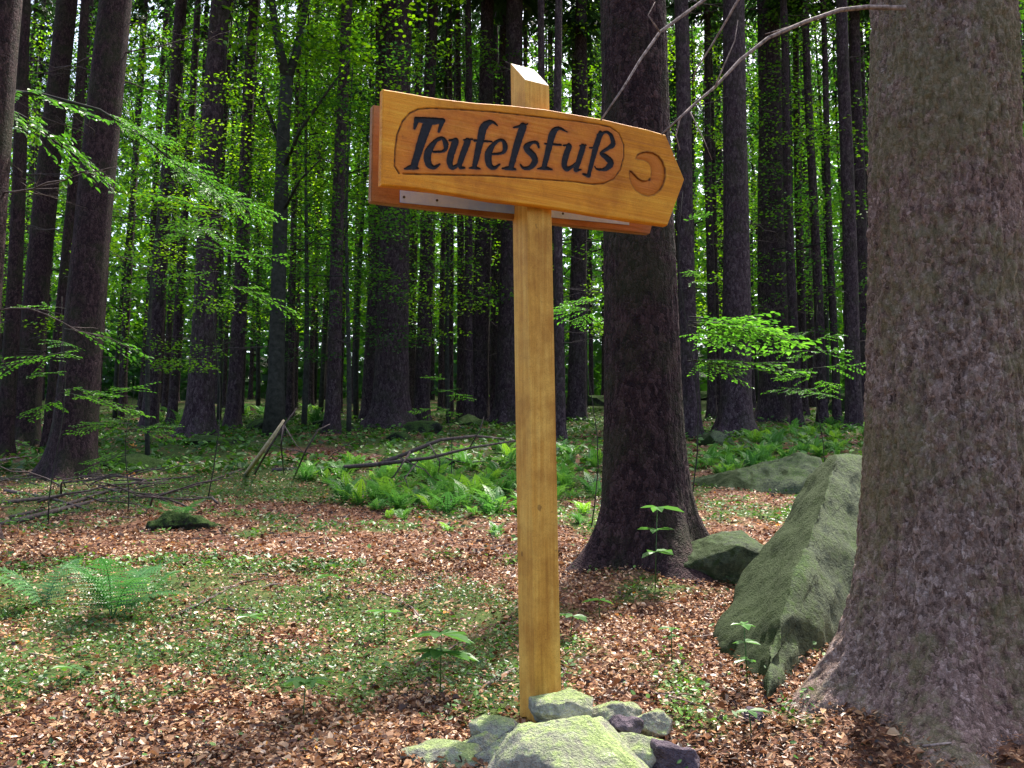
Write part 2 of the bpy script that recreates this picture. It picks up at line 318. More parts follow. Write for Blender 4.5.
# dead branch pool (grows along +X)
def dead_branch(seed, L=1.6, r=.013, tw=7, droop=.18):
    q = np.random.default_rng(seed); b = MB(); n = 9; t = np.linspace(0, 1, n)
    side = np.cumsum(q.normal(0, .035, n)); zz = -droop*t**1.5 + np.cumsum(q.normal(0, .02, n)); side -= side[0]; zz -= zz[0]
    pts = np.stack([t*L-.08, side*L, zz*L], -1); b.tube(pts, r*(1-.8*t), 5)
    for i in range(tw):
        u = q.uniform(.15, .95); p = np.array([np.interp(u, t, pts[:, k]) for k in range(3)]); a = q.choice([-1, 1])*q.uniform(.5, 1.2); l = L*q.uniform(.15, .42)*(1.2-u)
        m = 5; s = np.linspace(0, 1, m); d = np.array([math.cos(a), math.sin(a), q.uniform(-.45, .25)])
        tp = p+np.outer(s*l, d)+np.cumsum(q.normal(0, .03*l, (m, 3)), 0)*s[:, None]; b.tube(tp, r*.45*(1-.7*s), 4)
        for j in range(2):
            k = q.integers(1, m-1); a2 = a+q.uniform(-.9, .9); d2 = np.array([math.cos(a2), math.sin(a2), q.uniform(-.4, .3)]); b.tube([tp[k], tp[k]+d2*l*.2, tp[k]+d2*l*.42+[0, 0, -.02]], [r*.25, r*.2, r*.12], 3)
    return b.me('dead_branch')
DB = [dead_branch(100+i, droop=R.uniform(-.05, .35), tw=int(R.integers(4, 10))) for i in range(9)]
for m in DB: m.materials.append(M['twig'])
# spruce crowns: whorls of drooping boughs carrying needle sprays
def crown_mesh(seed, H=12, Rb=2.3, whorls=19, per=7):
    q = np.random.default_rng(seed); V = []; A = []
    for w in range(whorls):
        h = H*(w/whorls)**.95; rad = Rb*(1-(h/H))**.75+.15
        for b in range(per):
            if q.random() < .12: continue
            az = q.uniform(0, 6.283); L = rad*q.uniform(.6, 1.1); ns = max(4, int(L*15))
            for s in range(ns):
                u = (s+q.random())/ns; r_ = L*u; zb = h+.15*L*u-.5*L*u*u+q.normal(0, .05)
                side = q.choice([-1, 1]); sl = (.18+.55*(1-u))*L*.55*q.uniform(.5, 1)
                base = np.array([math.cos(az)*r_, math.sin(az)*r_, zb]); a2 = az+side*q.uniform(.5, 1.1)
                d = np.array([math.cos(a2), math.sin(a2), -q.uniform(.1, .9)])*sl; wv = np.array([-math.sin(a2), math.cos(a2), q.normal(0, .35)])*(.035+.03*q.random())
                V += [base-wv*.6, base+d*.5-wv*1.3, base+d, base+d*.5+wv*1.3]; A.append(q.random())
    V = np.array(V); return mesh('crown', V, np.arange(len(V)).reshape(-1, 4), False, {'rnd': A})
CR = [crown_mesh(200+i) for i in range(4)]
for m in CR: m.materials.append(M['needle'])

def spruce(base, px_top, width, label, mat, near=False, name='spruce_tree', H=None, nb=7, seed=0, flare=.7, lobes=5, crown=True, crown_z=None, group=None, bz=(1.6, 8), mid=250, **kw):
    """base: world point; px_top: pixel column of the trunk axis at the picture's top row; width: pixel width of the trunk half way"""
    q = np.random.default_rng(seed+int(abs(base[0]*100))); Yb = base[1]
    tp = P(px_top, 0, Yb); lean = ((tp[0]-base[0])/(tp[2]-base[2]), q.normal(0, .006))
    H = H or q.uniform(19, 23); zm = P(512, mid, Yb)[2]-base[2]
    Rm = width/2*Yb/F; R0 = Rm/(1-.55*max(zm, 0)/H)
    t = thing(name, label, 'tree', base, 0, group)
    me = trunk_mesh('trunk', R0, H, lean, flare=flare, lobes=lobes, ph=q.uniform(0, 6), **kw); obj('trunk', me, mat, t)
    if crown:
        cz = crown_z or q.uniform(10, 13); s = (H+1-cz)/12
        obj('crown', CR[q.integers(4)], None, t, (lean[0]*cz, lean[1]*cz, cz), (0, 0, q.uniform(0, 6)), (q.uniform(.7, .95), q.uniform(.7, .95), s))
    for i in range(nb):
        z = q.uniform(*bz); az = q.uniform(0, 6.283); rr = R0*(1-.55*z/H)*.9
        obj('dead_branch', DB[q.integers(9)], None, t, (lean[0]*z+math.cos(az)*rr, lean[1]*z+math.sin(az)*rr, z), (0, q.uniform(-.35, .2), az), q.uniform(.5, 1.15)*(.6 if Yb < 10 else 1))
    return t, lean, R0
# the massive near trunk on the right
bt = P(955, 742, 3.36); bt = np.array([bt[0], 3.36, Gs(bt[0], 3.36)-.06])
big, biglean, bigR = spruce(bt, 940, 141, 'massive close trunk with purple grey scaly bark filling the right edge', M['bark_near'], nb=0, sides=420, rings=900, fine=3.2, flare=.84, lobes=7, disp=.018, taper=.30, fh=.21, crown_z=11, H=24, mid=200, wob=.0, seed=3)
# the big trunk behind the signpost
ct = onground(640, 556); ct = np.array([ct[0], 5.9, Gs(ct[0], 5.9)])
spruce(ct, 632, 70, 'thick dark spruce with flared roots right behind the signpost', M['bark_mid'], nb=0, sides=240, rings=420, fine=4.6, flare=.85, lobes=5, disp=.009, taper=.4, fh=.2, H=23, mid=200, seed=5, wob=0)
# mid trunks: (column at top row, column at base, base row, width, label, dead branches)
TR = [
 (8, -38, 545, 40, 'reddish leaning trunk cut off by the left picture edge', 4),
 (27, 4, 455, 14, 'slim dark trunk just right of the leftmost reddish trunk', 6),
 (66, 22, 446, 24, 'mid brown leaning spruce between the two darkest left trunks', 8),
 (85, 47, 452, 10, 'thin spruce stem just left of the broad flared left trunk', 4),
 (114, 70, 478, 37, 'broad very dark spruce with flared foot on the left', 5),
 (181, 149, 431, 14, 'narrow leaning spruce rising behind the leafy sapling', 8),
 (199, 172, 424, 8, 'very thin pole left of the grey banded trunk', 5),
 (222, 198, 436, 23, 'grey brown banded spruce left of the forked tree', 7),
 (254, 232, 429, 13, 'narrow reddish spruce between banded trunk and forked tree', 8),
 (347, 332, 434, 13, 'straight slender spruce just right of the forked tree', 8),
 (400, 390, 427, 31, 'thick reddish black spruce behind the left end of the sign', 8),
 (385, 370, 421, 15, 'slim spruce hugging the left side of the thick trunk behind the sign', 5),
 (432, 421, 419, 14, 'slim straight spruce below the letter u of the sign', 7),
 (488, 479, 417, 17, 'medium spruce left of the post below the sign', 6),
 (504, 496, 409, 12, 'slim spruce squeezed left of the post shadowed by neighbour', 4),
 (515, 508, 420, 22, 'dark spruce trunk partly hidden by the wooden post', 5),
 (541, 540, 402, 8, 'thin pole directly right of the post top', 5),
 (559, 560, 405, 9, 'thin spruce a little right of the post', 5),
 (582, 577, 412, 16, 'medium spruce left of the thick trunk behind the signpost', 7),
 (681, 691, 404, 17, 'medium spruce just right of the thick trunk behind the signpost', 7),
 (706, 711, 390, 8, 'thin pole standing behind the bright beech leaves', 5),
 (734, 736, 434, 27, 'straight dark spruce standing left of the root footed one', 3),
 (768, 776, 414, 28, 'nearly black spruce with spreading root feet right of the sign', 5),
 (783, 796, 399, 9, 'slim spruce behind the root footed black one', 4),
 (803, 822, 398, 9, 'slim leaning spruce in the right gap nearest the black trunk', 4),
 (823, 836, 398, 7, 'thinnest leaning stem in the gap left of the twin trunks', 4),
 (840, 853, 401, 14, 'left stem of the twin dark spruces beside the massive trunk', 4),
 (851, 863, 396, 14, 'right stem of the twin dark spruces beside the massive trunk', 4),
]
for i, (pt, pb, rb, w, lab, nb) in enumerate(TR):
    if rb > 405: b = onground(pb, rb)
    else:
        Yb = 18+(405-rb)*.9; b = P(pb, rb, Yb); b[2] = Gs(b[0], Yb)
    if b[1] > 24: Yb = 24+(b[1]-24)*.3; b = np.array([P(pb, rb, Yb)[0], Yb, 0]); b[2] = Gs(b[0], Yb)
    Yb = b[1]
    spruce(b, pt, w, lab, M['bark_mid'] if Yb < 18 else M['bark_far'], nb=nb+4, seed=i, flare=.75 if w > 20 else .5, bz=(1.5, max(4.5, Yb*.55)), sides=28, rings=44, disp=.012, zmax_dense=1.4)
# background trunks
TM = []
for i in range(6):
    me = trunk_mesh('trunk', .075+.013*i, 20, (R.normal(0, .012), R.normal(0, .012)), sides=12, rings=16, flare=.5, ph=i); me.materials.append(M['bark_far']); TM.append(me)
GL = 'slim spruce trunk far back in the dim forest among many alike'
proto = []
for i in range(6):
    t = thing('spruce_tree', GL, 'tree', (0, 0, 0), 0, 'distant spruce trunks in the background forest')
    obj('trunk', TM[i], None, t); obj('crown', CR[i % 4], None, t, (0, 0, 11.5+.5*i), (0, 0, i), (.5, .5, .7))
    for k in range(5):
        z = R.uniform(3, 9); az = R.uniform(0, 6.28); obj('dead_branch', DB[R.integers(9)], None, t, (math.cos(az)*.1, math.sin(az)*.1, z), (0, R.uniform(-.3, .2), az), R.uniform(.7, 1.2))
    proto.append(t)
used = [False]*6; placed = []; cnt = 0
while cnt < 215:
    Yb = 23+37*R.random()**.9; x = R.uniform(-.60*Yb-1, .60*Yb+1)
    if any((x-a)**2+(Yb-b)**2 < 1.2 for a, b in placed): continue
    placed.append((x, Yb)); k = cnt % 6
    o = proto[k] if not used[k] else copytree(proto[k]); used[k] = True
    o.location = (x, Yb, Gs(x, Yb)); o.rotation_euler = (0, 0, R.uniform(0, 6.28)); s = R.uniform(.75, 1.15); o.scale = (s, s, R.uniform(.9, 1.15)); cnt += 1

# ---------------------------------------------------------------- broad leaf foliage
def leaf(base, d, n, l, w):
    """ovate folded leaf: 6 verts, 2 quads"""
    s = np.cross(d, n); s /= np.linalg.norm(s)+1e-9; nn = np.cross(s, d)
    return [base, base+d*l*.35+s*w*.5+nn*w*.12, base+d*l*.7+s*w*.38+nn*w*.10, base+d*l-nn*l*.08, base+d*l*.7-s*w*.38+nn*w*.10, base+d*l*.35-s*w*.5+nn*w*.12]
LF = [(0, 1, 2, 3), (0, 3, 4, 5)]
def spray_mesh(seed, L=1.0, leafl=.06, tw=11, flat=.12):
    q = np.random.default_rng(seed); b = MB(); n = 8; t = np.linspace(0, 1, n)
    pts = np.stack([t*L, np.cumsum(q.normal(0, .02, n))*L, (.06*t-.22*t*t)*L], -1); b.tube(pts, .006*(1-.75*t)*L, 4, .0)
    nb_t = len(b.F); lv = MB()
    for i in range(tw):
        u = .12+.86*i/tw; p = np.array([np.interp(u, t, pts[:, k]) for k in range(3)]); sd = 1 if i % 2 else -1; a = sd*q.uniform(.55, 1.0); l = L*(.42*(1-u)+.14)*q.uniform(.8, 1.2)
        d = np.array([math.cos(a), math.sin(a), q.uniform(-.25, .08)]); e = p+d*l+[0, 0, -.06*l]; b.tube([p, p+d*l*.5, e], [.0025*L, .002*L, .001*L], 3)
        m = max(3, int(l/(leafl*.55)))
        for j in range(m):
            v = (j+.6)/m; bp = p+(e-p)*v; s2 = 1 if j % 2 else -1; a2 = a+s2*q.uniform(.5, 1.0); dd = np.array([math.cos(a2), math.sin(a2), q.uniform(-.35, .05)]); dd /= np.linalg.norm(dd)
            nn = np.array([q.normal(0, flat*1.5), q.normal(0, flat*1.5), 1]); ll = leafl*q.uniform(.7, 1.15); lv.add(leaf(bp, dd, nn, ll, ll*.62), LF, q.random())
    return b.me('twig'), lv.me('leaves', False)
SPR = [spray_mesh(300+i, 1.0, .062) for i in range(6)]
SPRB = [spray_mesh(330+i, 1.0, .035, 15) for i in range(3)]
for a, l in SPR+SPRB: a.materials.append(M['beech_bark']); l.materials.append(M['beech_leaf'])
def leafy(parent, loc, az, pitch, sc, roll=0, pool=SPR, q=R):
    a, l = pool[q.integers(len(pool))]
    t = obj('leafy_branch', a, None, parent, loc, (roll, -pitch, az), sc); obj('leaves', l, None, t); return t
def sapling(base, H, label, specs, r=.006, lean=(0, 0), name='beech_sapling', cat='sapling', group=None, pool=SPR):
    """specs: (height, azimuth, pitch up, length)"""
    t = thing(name, label, cat, base, 0, group); b = MB(); z = np.linspace(0, 1, 9)
    b.tube(np.stack([lean[0]*z*H+H*.022*np.sin(z*7+base[0]*9), lean[1]*z*H+.01*np.cos(z*7), z*H-.05], -1), r*(1-.75*z), 6); obj('stem', b.me('stem'), M['beech_bark'], t)
    for h, az, pt, L in specs: leafy(t, (lean[0]*h, lean[1]*h, h-.05), az, pt, L, R.uniform(-.2, .2), pool)
    return t
def hz(base, row): return P(512, row, base[1])[2]-base[2]     # height above a base that shows at a row
def gp(px, Yb): x = P(px, 400, Yb)[0]; return np.array([x, Yb, Gs(x, Yb)])
# left young beech whose drooping leafy limb crosses the picture at upper left
b = gp(-18, 7.6); sp = []
for dy in range(3): sp.append((hz(b, 100+R.uniform(-18, 25)), R.uniform(-.25, .15), R.uniform(-.55, -.1), R.uniform(.9, 1.5)))
bee = sapling(b, 5.5, 'young beech at the left with a long drooping leafy limb', sp, .012)
lm = MB(); z0 = hz(b, 92)
lp = [np.array([0, 0, z0])] + [P(x, y, 7.5)-b for x, y in ((40, 94), (100, 110), (145, 138), (185, 172), (222, 200))]; lm.tube(lp, [.02, .016, .012, .009, .006, .003], 6)
limb = obj('limb', lm.me('limb'), M['beech_bark'], bee)
for i in range(26):
    u = R.uniform(.38, 1); k = u*5; j = min(4, int(k)); p = lp[j]+(lp[j+1]-lp[j])*(k-j)
    leafy(bee, p, R.uniform(-.9, .7), R.uniform(-.7, -.2), R.uniform(.3, .62))
def bunch(hs, rng, n, L, azr=(0, 6.28)):
    return [(R.uniform(*hs), R.uniform(*azr), R.uniform(*rng), R.uniform(*L)) for _ in range(n)]
b = onground(125, 512); sapling(b, hz(b, 375), 'small dark stemmed sapling over the brush pile at left', bunch((hz(b, 475), hz(b, 385)), (-.2, .3), 9, (.35, .6)), .006)
b = gp(60, 8.2); sapling(b, hz(b, 290), 'leafy beech sapling in front of the broad flared left trunk', bunch((hz(b, 400), hz(b, 300)), (-.3, .2), 9, (.4, .8)), .006)
b = gp(214, 9.5); sapling(b, hz(b, 200), 'tall thin sapling with bright leaves before the banded trunk', bunch((hz(b, 280), hz(b, 205)), (-.3, .2), 8, (.4, .9)), .006)
b = gp(690, 7.2); sapling(b, hz(b, 185), 'beech sapling spreading bright leaf layers right of the thick trunk', bunch((hz(b, 355), hz(b, 305)), (-.15, .12), 12, (.45, .9), (-.6, .9))+bunch((hz(b, 280), hz(b, 200)), (-.2, .2), 3, (.2, .3)), .006)
b = gp(592, 8.0); sapling(b, hz(b, 275), 'sapling with bright leaves between post and thick dark trunk', bunch((hz(b, 320), hz(b, 285)), (-.2, .15), 6, (.3, .5)), .006)
b = gp(818, 11.5); sapling(b, hz(b, 300), 'feathery young plant before the twin spruces at right', bunch((hz(b, 400), hz(b, 315)), (-.1, .2), 12, (.35, .7)), .006)
b = gp(450, 11.5); sapling(b, hz(b, 360), 'low sapling below the sign beside the slim spruces', bunch((hz(b, 410), hz(b, 370)), (-.1, .2), 6, (.3, .5)), .006)
# beech crowns further back
def beech_crown(seed, n=5600, H=9, Rc=2.6, ll=.088):
    q = np.random.default_rng(seed); V = []; A = []
    lay = [(q.uniform(-.5, .5)*Rc, q.uniform(-.5, .5)*Rc, H*(i+q.random())/26, q.uniform(.35, .75)*Rc*(1.15-abs(i/26-.45))) for i in range(26)]
    lr = q.random(26)
    for i in range(n):
        li_ = q.integers(26); cx, cy, cz, cr = lay[li_]; rr = cr*math.sqrt(q.random()); a = q.uniform(0, 6.283); rag = vn(cx+math.cos(a)*1.7+seed, math.sin(a)*1.7+cz, cz)
        if rag < .3: continue
        rr *= .6+.8*rag; p = np.array([cx+rr*math.cos(a), cy+rr*math.sin(a), cz-.16*rr*rr/Rc+q.normal(0, .07)])
        d = q.normal(0, 1, 3)*[1, 1, .35]; d /= np.linalg.norm(d); V += leaf(p, d, np.array([q.normal(0, .35), q.normal(0, .35), 1]), ll*q.uniform(.7, 1.2), ll*.68); A += [np.clip(lr[li_]+q.normal(0, .12), 0, 1)]*2
    V = np.array(V); k = len(V)//6; b6 = np.arange(k)[:, None]*6; Fq = np.concatenate([b6+np.array([[0, 1, 2, 3]]), b6+np.array([[0, 3, 4, 5]])], 1).reshape(-1, 4)
    return mesh('crown', V, Fq, False, {'rnd': A})
BC = [beech_crown(400+i) for i in range(5)]
for m in BC: m.materials.append(M['beech_far'])
def btrunk(seed):
    q = np.random.default_rng(seed); b = MB(); z = np.linspace(0, 1, 12); H = 11
    c = np.stack([.12*np.sin(z*5+seed), .12*np.cos(z*4+seed), z*H-.2], -1); b.tube(c, .07*(1-.8*z), 7)
    for i in range(9):
        u = q.uniform(.25, .9); p = np.array([np.interp(u, z, c[:, k]) for k in range(3)]); a = q.uniform(0, 6.28); l = q.uniform(1, 2.3); d = np.array([math.cos(a), math.sin(a), q.uniform(.1, .6)]); b.tube([p, p+d*l*.5, p+d*l+[0, 0, -.15]], [.02, .014, .005], 4)
    return b.me('trunk')
BT = [btrunk(i) for i in range(3)]
for m in BT: m.materials.append(M['beech_bark'])
BGL = 'slender understory beech with bright green leaves between distant spruce trunks'
bpro = []
for i in range(5):
    t = thing('beech_tree', BGL, 'tree', (0, 0, 0), 0, 'understory beeches in the background'); obj('trunk', BT[i % 3], None, t); obj('crown', BC[i], None, t, (0, 0, 2.2)); bpro.append(t)
ub = [False]*5
# (column, distance, scale) chosen where the photo shows green between trunks
BS = [(150, 15, .6), (215, 24, .9), (300, 22, 1.0), (325, 30, 1.2), (360, 26, 1.1), (255, 34, 1.2), (450, 24, .9), (465, 32, 1.3), (120, 27, 1.0), (60, 22, .9), (20, 30, 1.1), (100, 40, 1.4), (560, 26, 1.0), (590, 34, 1.3), (700, 28, 1.0), (640, 40, 1.4), (715, 38, 1.4),
      (800, 24, 1.0), (830, 30, 1.3), (860, 26, 1.1), (815, 38, 1.5), (1015, 22, .9), (1000, 34, 1.3), (760, 42, 1.4), (310, 40, 1.5), (200, 42, 1.4), (410, 40, 1.4), (520, 40, 1.3), (-40, 26, 1.0), (1080, 28, 1.1), (-80, 38, 1.3), (900, 36, 1.3), (345, 19, .75), (290, 28, 1.1)]
for i, (px, Yb, s) in enumerate(BS):
    k = i % 5; o = bpro[k] if not ub[k] else copytree(bpro[k]); ub[k] = True
    q = gp(px, Yb); o.location = q; o.rotation_euler = (0, 0, R.uniform(0, 6.28)); o.scale = (s, s, s*R.uniform(.9, 1.2))
# the forked dark broadleaf tree
b = onground(275, 416); b = gp(275, 19.0); t = thing('forked_tree', 'dark forked broadleaf tree with leafy limbs left of the sign', 'tree', b)
fm = MB(); Yf = b[1]; q_ = lambda x, y, dy=0: P(x, y, Yf+dy)-b
fm.tube([[0, 0, -.3], q_(276, 380), q_(278, 300), q_(281, 200), q_(284, 120), q_(287, 78)], [.26, .16, .15, .14, .13, .13], 12); obj('trunk', fm.me('trunk'), M['beech_bark'], t)
for pts, r in (([q_(287, 82), q_(280, 50), q_(273, 10), q_(268, -60), q_(262, -160)], .11), ([q_(287, 82), q_(297, 50, .2), q_(305, 10, .3), q_(316, -60, .5), q_(322, -150, .6)], .10),
               ([q_(283, 170), q_(300, 130, -.6), q_(325, 95, -1), q_(350, 60, -1.4)], .045), ([q_(282, 150), q_(262, 95, .4), q_(246, 60, .8), q_(236, 20, 1)], .05), ([q_(281, 215), q_(300, 180, -.5), q_(320, 160, -1)], .035)):
    lb = MB(); lb.tube(pts, np.linspace(r, r*.35, len(pts)), 7); obj('limb', lb.me('limb'), M['beech_bark'], t)
obj('crown', BC[2], None, t, q_(292, 240), (0, 0, 1), (1.0, 1.0, .9)); obj('crown', BC[4], None, t, q_(285, 70), (0, 0, 2), (1.3, 1.3, 1.1))
# far wood
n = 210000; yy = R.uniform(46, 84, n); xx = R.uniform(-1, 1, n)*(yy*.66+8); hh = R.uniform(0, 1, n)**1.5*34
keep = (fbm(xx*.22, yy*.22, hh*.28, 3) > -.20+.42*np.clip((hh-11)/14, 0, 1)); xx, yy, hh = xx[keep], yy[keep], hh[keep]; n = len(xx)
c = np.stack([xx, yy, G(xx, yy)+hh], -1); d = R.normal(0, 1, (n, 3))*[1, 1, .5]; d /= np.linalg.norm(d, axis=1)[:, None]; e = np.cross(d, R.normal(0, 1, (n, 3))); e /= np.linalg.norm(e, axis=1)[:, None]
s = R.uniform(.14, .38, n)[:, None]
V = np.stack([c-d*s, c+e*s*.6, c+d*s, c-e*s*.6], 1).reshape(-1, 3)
w = obj('distant_foliage', mesh('distant_foliage', V, np.arange(n*4).reshape(-1, 4), False, {'rnd': np.clip(.5+3*fbm(c[:, 0]*.15, c[:, 1]*.15, c[:, 2]*.15, 2)-.38*np.clip(1-hh/9, 0, 1)+.15*np.clip((hh-12)/10, 0, 1)+R.normal(0, .07, n), 0, 1)}), M['beech_far'])  # low leaves darker, high ones lighter: understory shade painted into the tint
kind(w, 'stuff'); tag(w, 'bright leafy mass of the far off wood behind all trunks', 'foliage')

# ---------------------------------------------------------------- dead branches of the massive tree reaching over the sign
def limb_px(pts, rads, Ys):
    return [P(x, y, Y) for (x, y), Y in zip(pts, Ys)]
bigloc = np.array(big.location)
def big_branch(pts, Ys, r0, r1, subs=()):
    b = MB(); w = limb_px(pts, None, Ys); b.tube([p-bigloc for p in w], np.linspace(r0, r1, len(w)), 7)
    for sp_, sy, r in subs: b.tube([P(x, y, Y)-bigloc for (x, y), Y in zip(sp_, sy)], np.linspace(r, r*.4, len(sp_)), 5)
    o = obj('dead_branch', b.me('dead_branch'), M['twig_pale'], big); return o
big_branch([(905, 8), (868, 7), (840, 10), (805, 22), (768, 38), (740, 60), (715, 87), (690, 108), (662, 134)], np.linspace(3.1, 2.75, 9), .0085, .003,
   [([(690, 108), (680, 118), (676, 135), (680, 150)], (2.78,)*4, .0035), ([(715, 87), (722, 70), (735, 40), (738, 20)], (2.83,)*4, .003), ([(690, 112), (704, 140), (712, 160)], (2.8,)*3, .002), ([(805, 22), (780, 30), (765, 34)], (3.0, 3.0, 2.9), .004)])
big_branch([(905, -95), (860, -85), (800, -60), (740, -28), (704, 0), (660, 32), (640, 60), (625, 85), (601, 120)], np.linspace(3.1, 2.7, 9), .0078, .0028, [([(660, 32), (648, 15), (655, 2)], (2.8,)*3, .003)])
big_branch([(905, -130), (850, -110), (780, -50), (738, 0), (728, 18), (712, 45), (696, 70), (692, 84)], np.linspace(3.1, 3.3, 8), .007, .002)

# ---------------------------------------------------------------- signpost
A30 = math.radians(30); tv = np.array([math.cos(A30), math.sin(A30), 0]); nv = np.array([math.sin(A30), -math.cos(A30), 0]); W = .098
Cn = P(535.5, 722, 3.25); zb = Gs(Cn[0], 3.3)-.25
lean = (P(525, 79.5, 3.25)[0]-P(535.5, 722, 3.25)[0])/(P(525, 79.5, 3.25)[2]-Cn[2])
sign = thing('signpost', 'wooden signpost with carved arrow plank reading Teufelsfuß', 'signpost', (Cn[0], Cn[1], 0))
S0 = np.array([Cn[0], Cn[1], 0.])
def post_pt(a, bq, z): return np.array([Cn[0]+lean*(z-Cn[2]), Cn[1], z])+tv*a-nv*bq-S0
zf = P(525, 79.5, 3.25)[2]; zk = P(512.8, 63, 3.335)[2]
import bmesh
pm = bmesh.new(); vs = []
for z1 in (0, 1):
    for a, bq in ((0, 0), (W, 0), (W, W), (0, W)):
        z = zb if z1 == 0 else (zf if bq == 0 else zk); vs.append(pm.verts.new(post_pt(a, bq, z)))
for f in ((3, 2, 1, 0), (4, 5, 6, 7), (0, 1, 5, 4), (1, 2, 6, 5), (2, 3, 7, 6), (3, 0, 4, 7)): pm.faces.new([vs[i] for i in f])
bmesh.ops.bevel(pm, geom=list(pm.edges), offset=.003, segments=2, affect='EDGES', profile=.6)
me = bpy.data.meshes.new('post'); pm.to_mesh(me); pm.free(); obj('post', me, M['post'], sign)
def on_plane(px, py, off):
    """point of the vertical plank plane (parallel to the post front, off metres in front of it) seen at a pixel -> (u, v)"""
    d = ray(px, py); p0 = Cn+nv*off; o = np.array([0, 0, CZ]); t = (p0-o).dot(nv)/d.dot(nv); p = o+d*t; return np.array([(p-p0).dot(tv), p[2]])
TH = .026; OFF = TH+.001
# coordinates: plank local frame: x along plank, y out of the face towards the back, z up
def frame(o, off):
    o.rotation_euler = (0, 0, A30); p = Cn+nv*off-S0; o.location = (p[0], p[1], 0)
Z1 = lambda x, y: (390+x*.1171875, 100+y*.1171875)
Z2 = lambda x, y: (500+x*.1171875, 110+y*.1171875)
letters = [
 [[(Z1, 225, 163, 14), (Z1, 340, 180, 26), (Z1, 455, 174, 14)], [(Z1, 228, 172, 18), (Z1, 208, 245, 7)], [(Z1, 448, 178, 15), (Z1, 415, 270, 8)], [(Z1, 325, 190, 32), (Z1, 270, 350, 28), (Z1, 205, 560, 22)], [(Z1, 125, 588, 4), (Z1, 185, 575, 16), (Z1, 238, 584, 6)]],
 [[(Z1, 370, 443, 7), (Z1, 462, 433, 8), (Z1, 476, 375, 20), (Z1, 445, 325, 11), (Z1, 385, 355, 13), (Z1, 325, 450, 25), (Z1, 328, 545, 24), (Z1, 375, 575, 12), (Z1, 425, 548, 5)]],
 [[(Z1, 508, 345, 6), (Z1, 570, 340, 12)], [(Z1, 560, 350, 22), (Z1, 512, 500, 23), (Z1, 522, 572, 18), (Z1, 560, 568, 11), (Z1, 610, 520, 8)], [(Z1, 665, 350, 22), (Z1, 602, 520, 19), (Z1, 600, 573, 13), (Z1, 637, 578, 5)], [(Z1, 632, 342, 6), (Z1, 702, 335, 6)]],
 [[(Z1, 915, 217, 4), (Z1, 865, 185, 12), (Z1, 800, 232, 26), (Z1, 770, 350, 25), (Z1, 722, 560, 17)], [(Z1, 676, 582, 4), (Z1, 725, 577, 12), (Z1, 768, 587, 4)], [(Z1, 718, 345, 7), (Z1, 868, 356, 6)]],
 [[(Z1, 868, 462, 7), (Z1, 962, 450, 9), (Z1, 983, 392, 20), (Z1, 955, 342, 10), (Z1, 890, 372, 13), (Z1, 840, 460, 25), (Z1, 845, 548, 24), (Z1, 888, 578, 12), (Z1, 935, 550, 5)]],
 [[(Z2, 118, 150, 4), (Z2, 185, 135, 11), (Z2, 235, 118, 4)], [(Z2, 197, 140, 27), (Z2, 145, 300, 25), (Z2, 95, 480, 19)], [(Z2, 18, 500, 4), (Z2, 80, 497, 14), (Z2, 132, 506, 6)]],
 [[(Z2, 330, 318, 8), (Z2, 315, 280, 12), (Z2, 270, 280, 11), (Z2, 225, 325, 24), (Z2, 285, 390, 26), (Z2, 298, 440, 22), (Z2, 258, 490, 14), (Z2, 200, 495, 11), (Z2, 175, 468, 6)]],
 [[(Z2, 572, 187, 4), (Z2, 500, 155, 12), (Z2, 450, 200, 24), (Z2, 420, 310, 23), (Z2, 378, 480, 18)], [(Z2, 322, 502, 4), (Z2, 385, 495, 14), (Z2, 443, 507, 5)], [(Z2, 385, 288, 6), (Z2, 520, 298, 7)]],
 [[(Z2, 540, 302, 5), (Z2, 600, 300, 9)], [(Z2, 590, 308, 21), (Z2, 550, 440, 23), (Z2, 560, 498, 20), (Z2, 600, 493, 12), (Z2, 650, 455, 8)], [(Z2, 710, 312, 21), (Z2, 660, 470, 19), (Z2, 645, 513, 14), (Z2, 692, 508, 4)], [(Z2, 682, 306, 5), (Z2, 732, 300, 6)]],
 [[(Z2, 860, 200, 20), (Z2, 820, 310, 22), (Z2, 770, 500, 15), (Z2, 755, 558, 15), (Z2, 708, 546, 6)], [(Z2, 840, 220, 16), (Z2, 900, 188, 9), (Z2, 945, 215, 17), (Z2, 965, 288, 20), (Z2, 925, 325, 13), (Z2, 860, 370, 10), (Z2, 900, 400, 22), (Z2, 945, 450, 26), (Z2, 900, 505, 14), (Z2, 830, 505, 7), (Z2, 808, 484, 4)], [(Z2, 765, 322, 4), (Z2, 815, 322, 6)]],
]
def px2uv(pt): return on_plane(pt[0], pt[1], OFF)
def crs(P_):
    P_ = np.array(P_); n = len(P_)
    if n < 3: return [(p[:2], p[2]) for p in P_]
    E = np.vstack([2*P_[0]-P_[1], P_, 2*P_[-1]-P_[-2]]); r = []
    for i in range(n-1):
        a, b, c, d = E[i:i+4]
        for t in np.linspace(0, 1, 5)[:-1]: r.append(.5*((2*b)+(c-a)*t+(2*a-5*b+4*c-d)*t*t+(3*b-a-3*c+d)*t**3))
    r.append(P_[-1]); return [(p[:2], max(p[2], .3)) for p in r]
segs = []
for li, strokes in enumerate(letters):
    for st in strokes:
        q = crs([(*px2uv(f(x, y)), r*.1171875) for f, x, y, r in st])
        for (a, ra), (b, rb) in zip(q, q[1:]):
            sc = .0041; segs.append((li, a, b, ra*sc, rb*sc))
Z3 = lambda x, y: (360+x*.33203, 50+y*.33203)
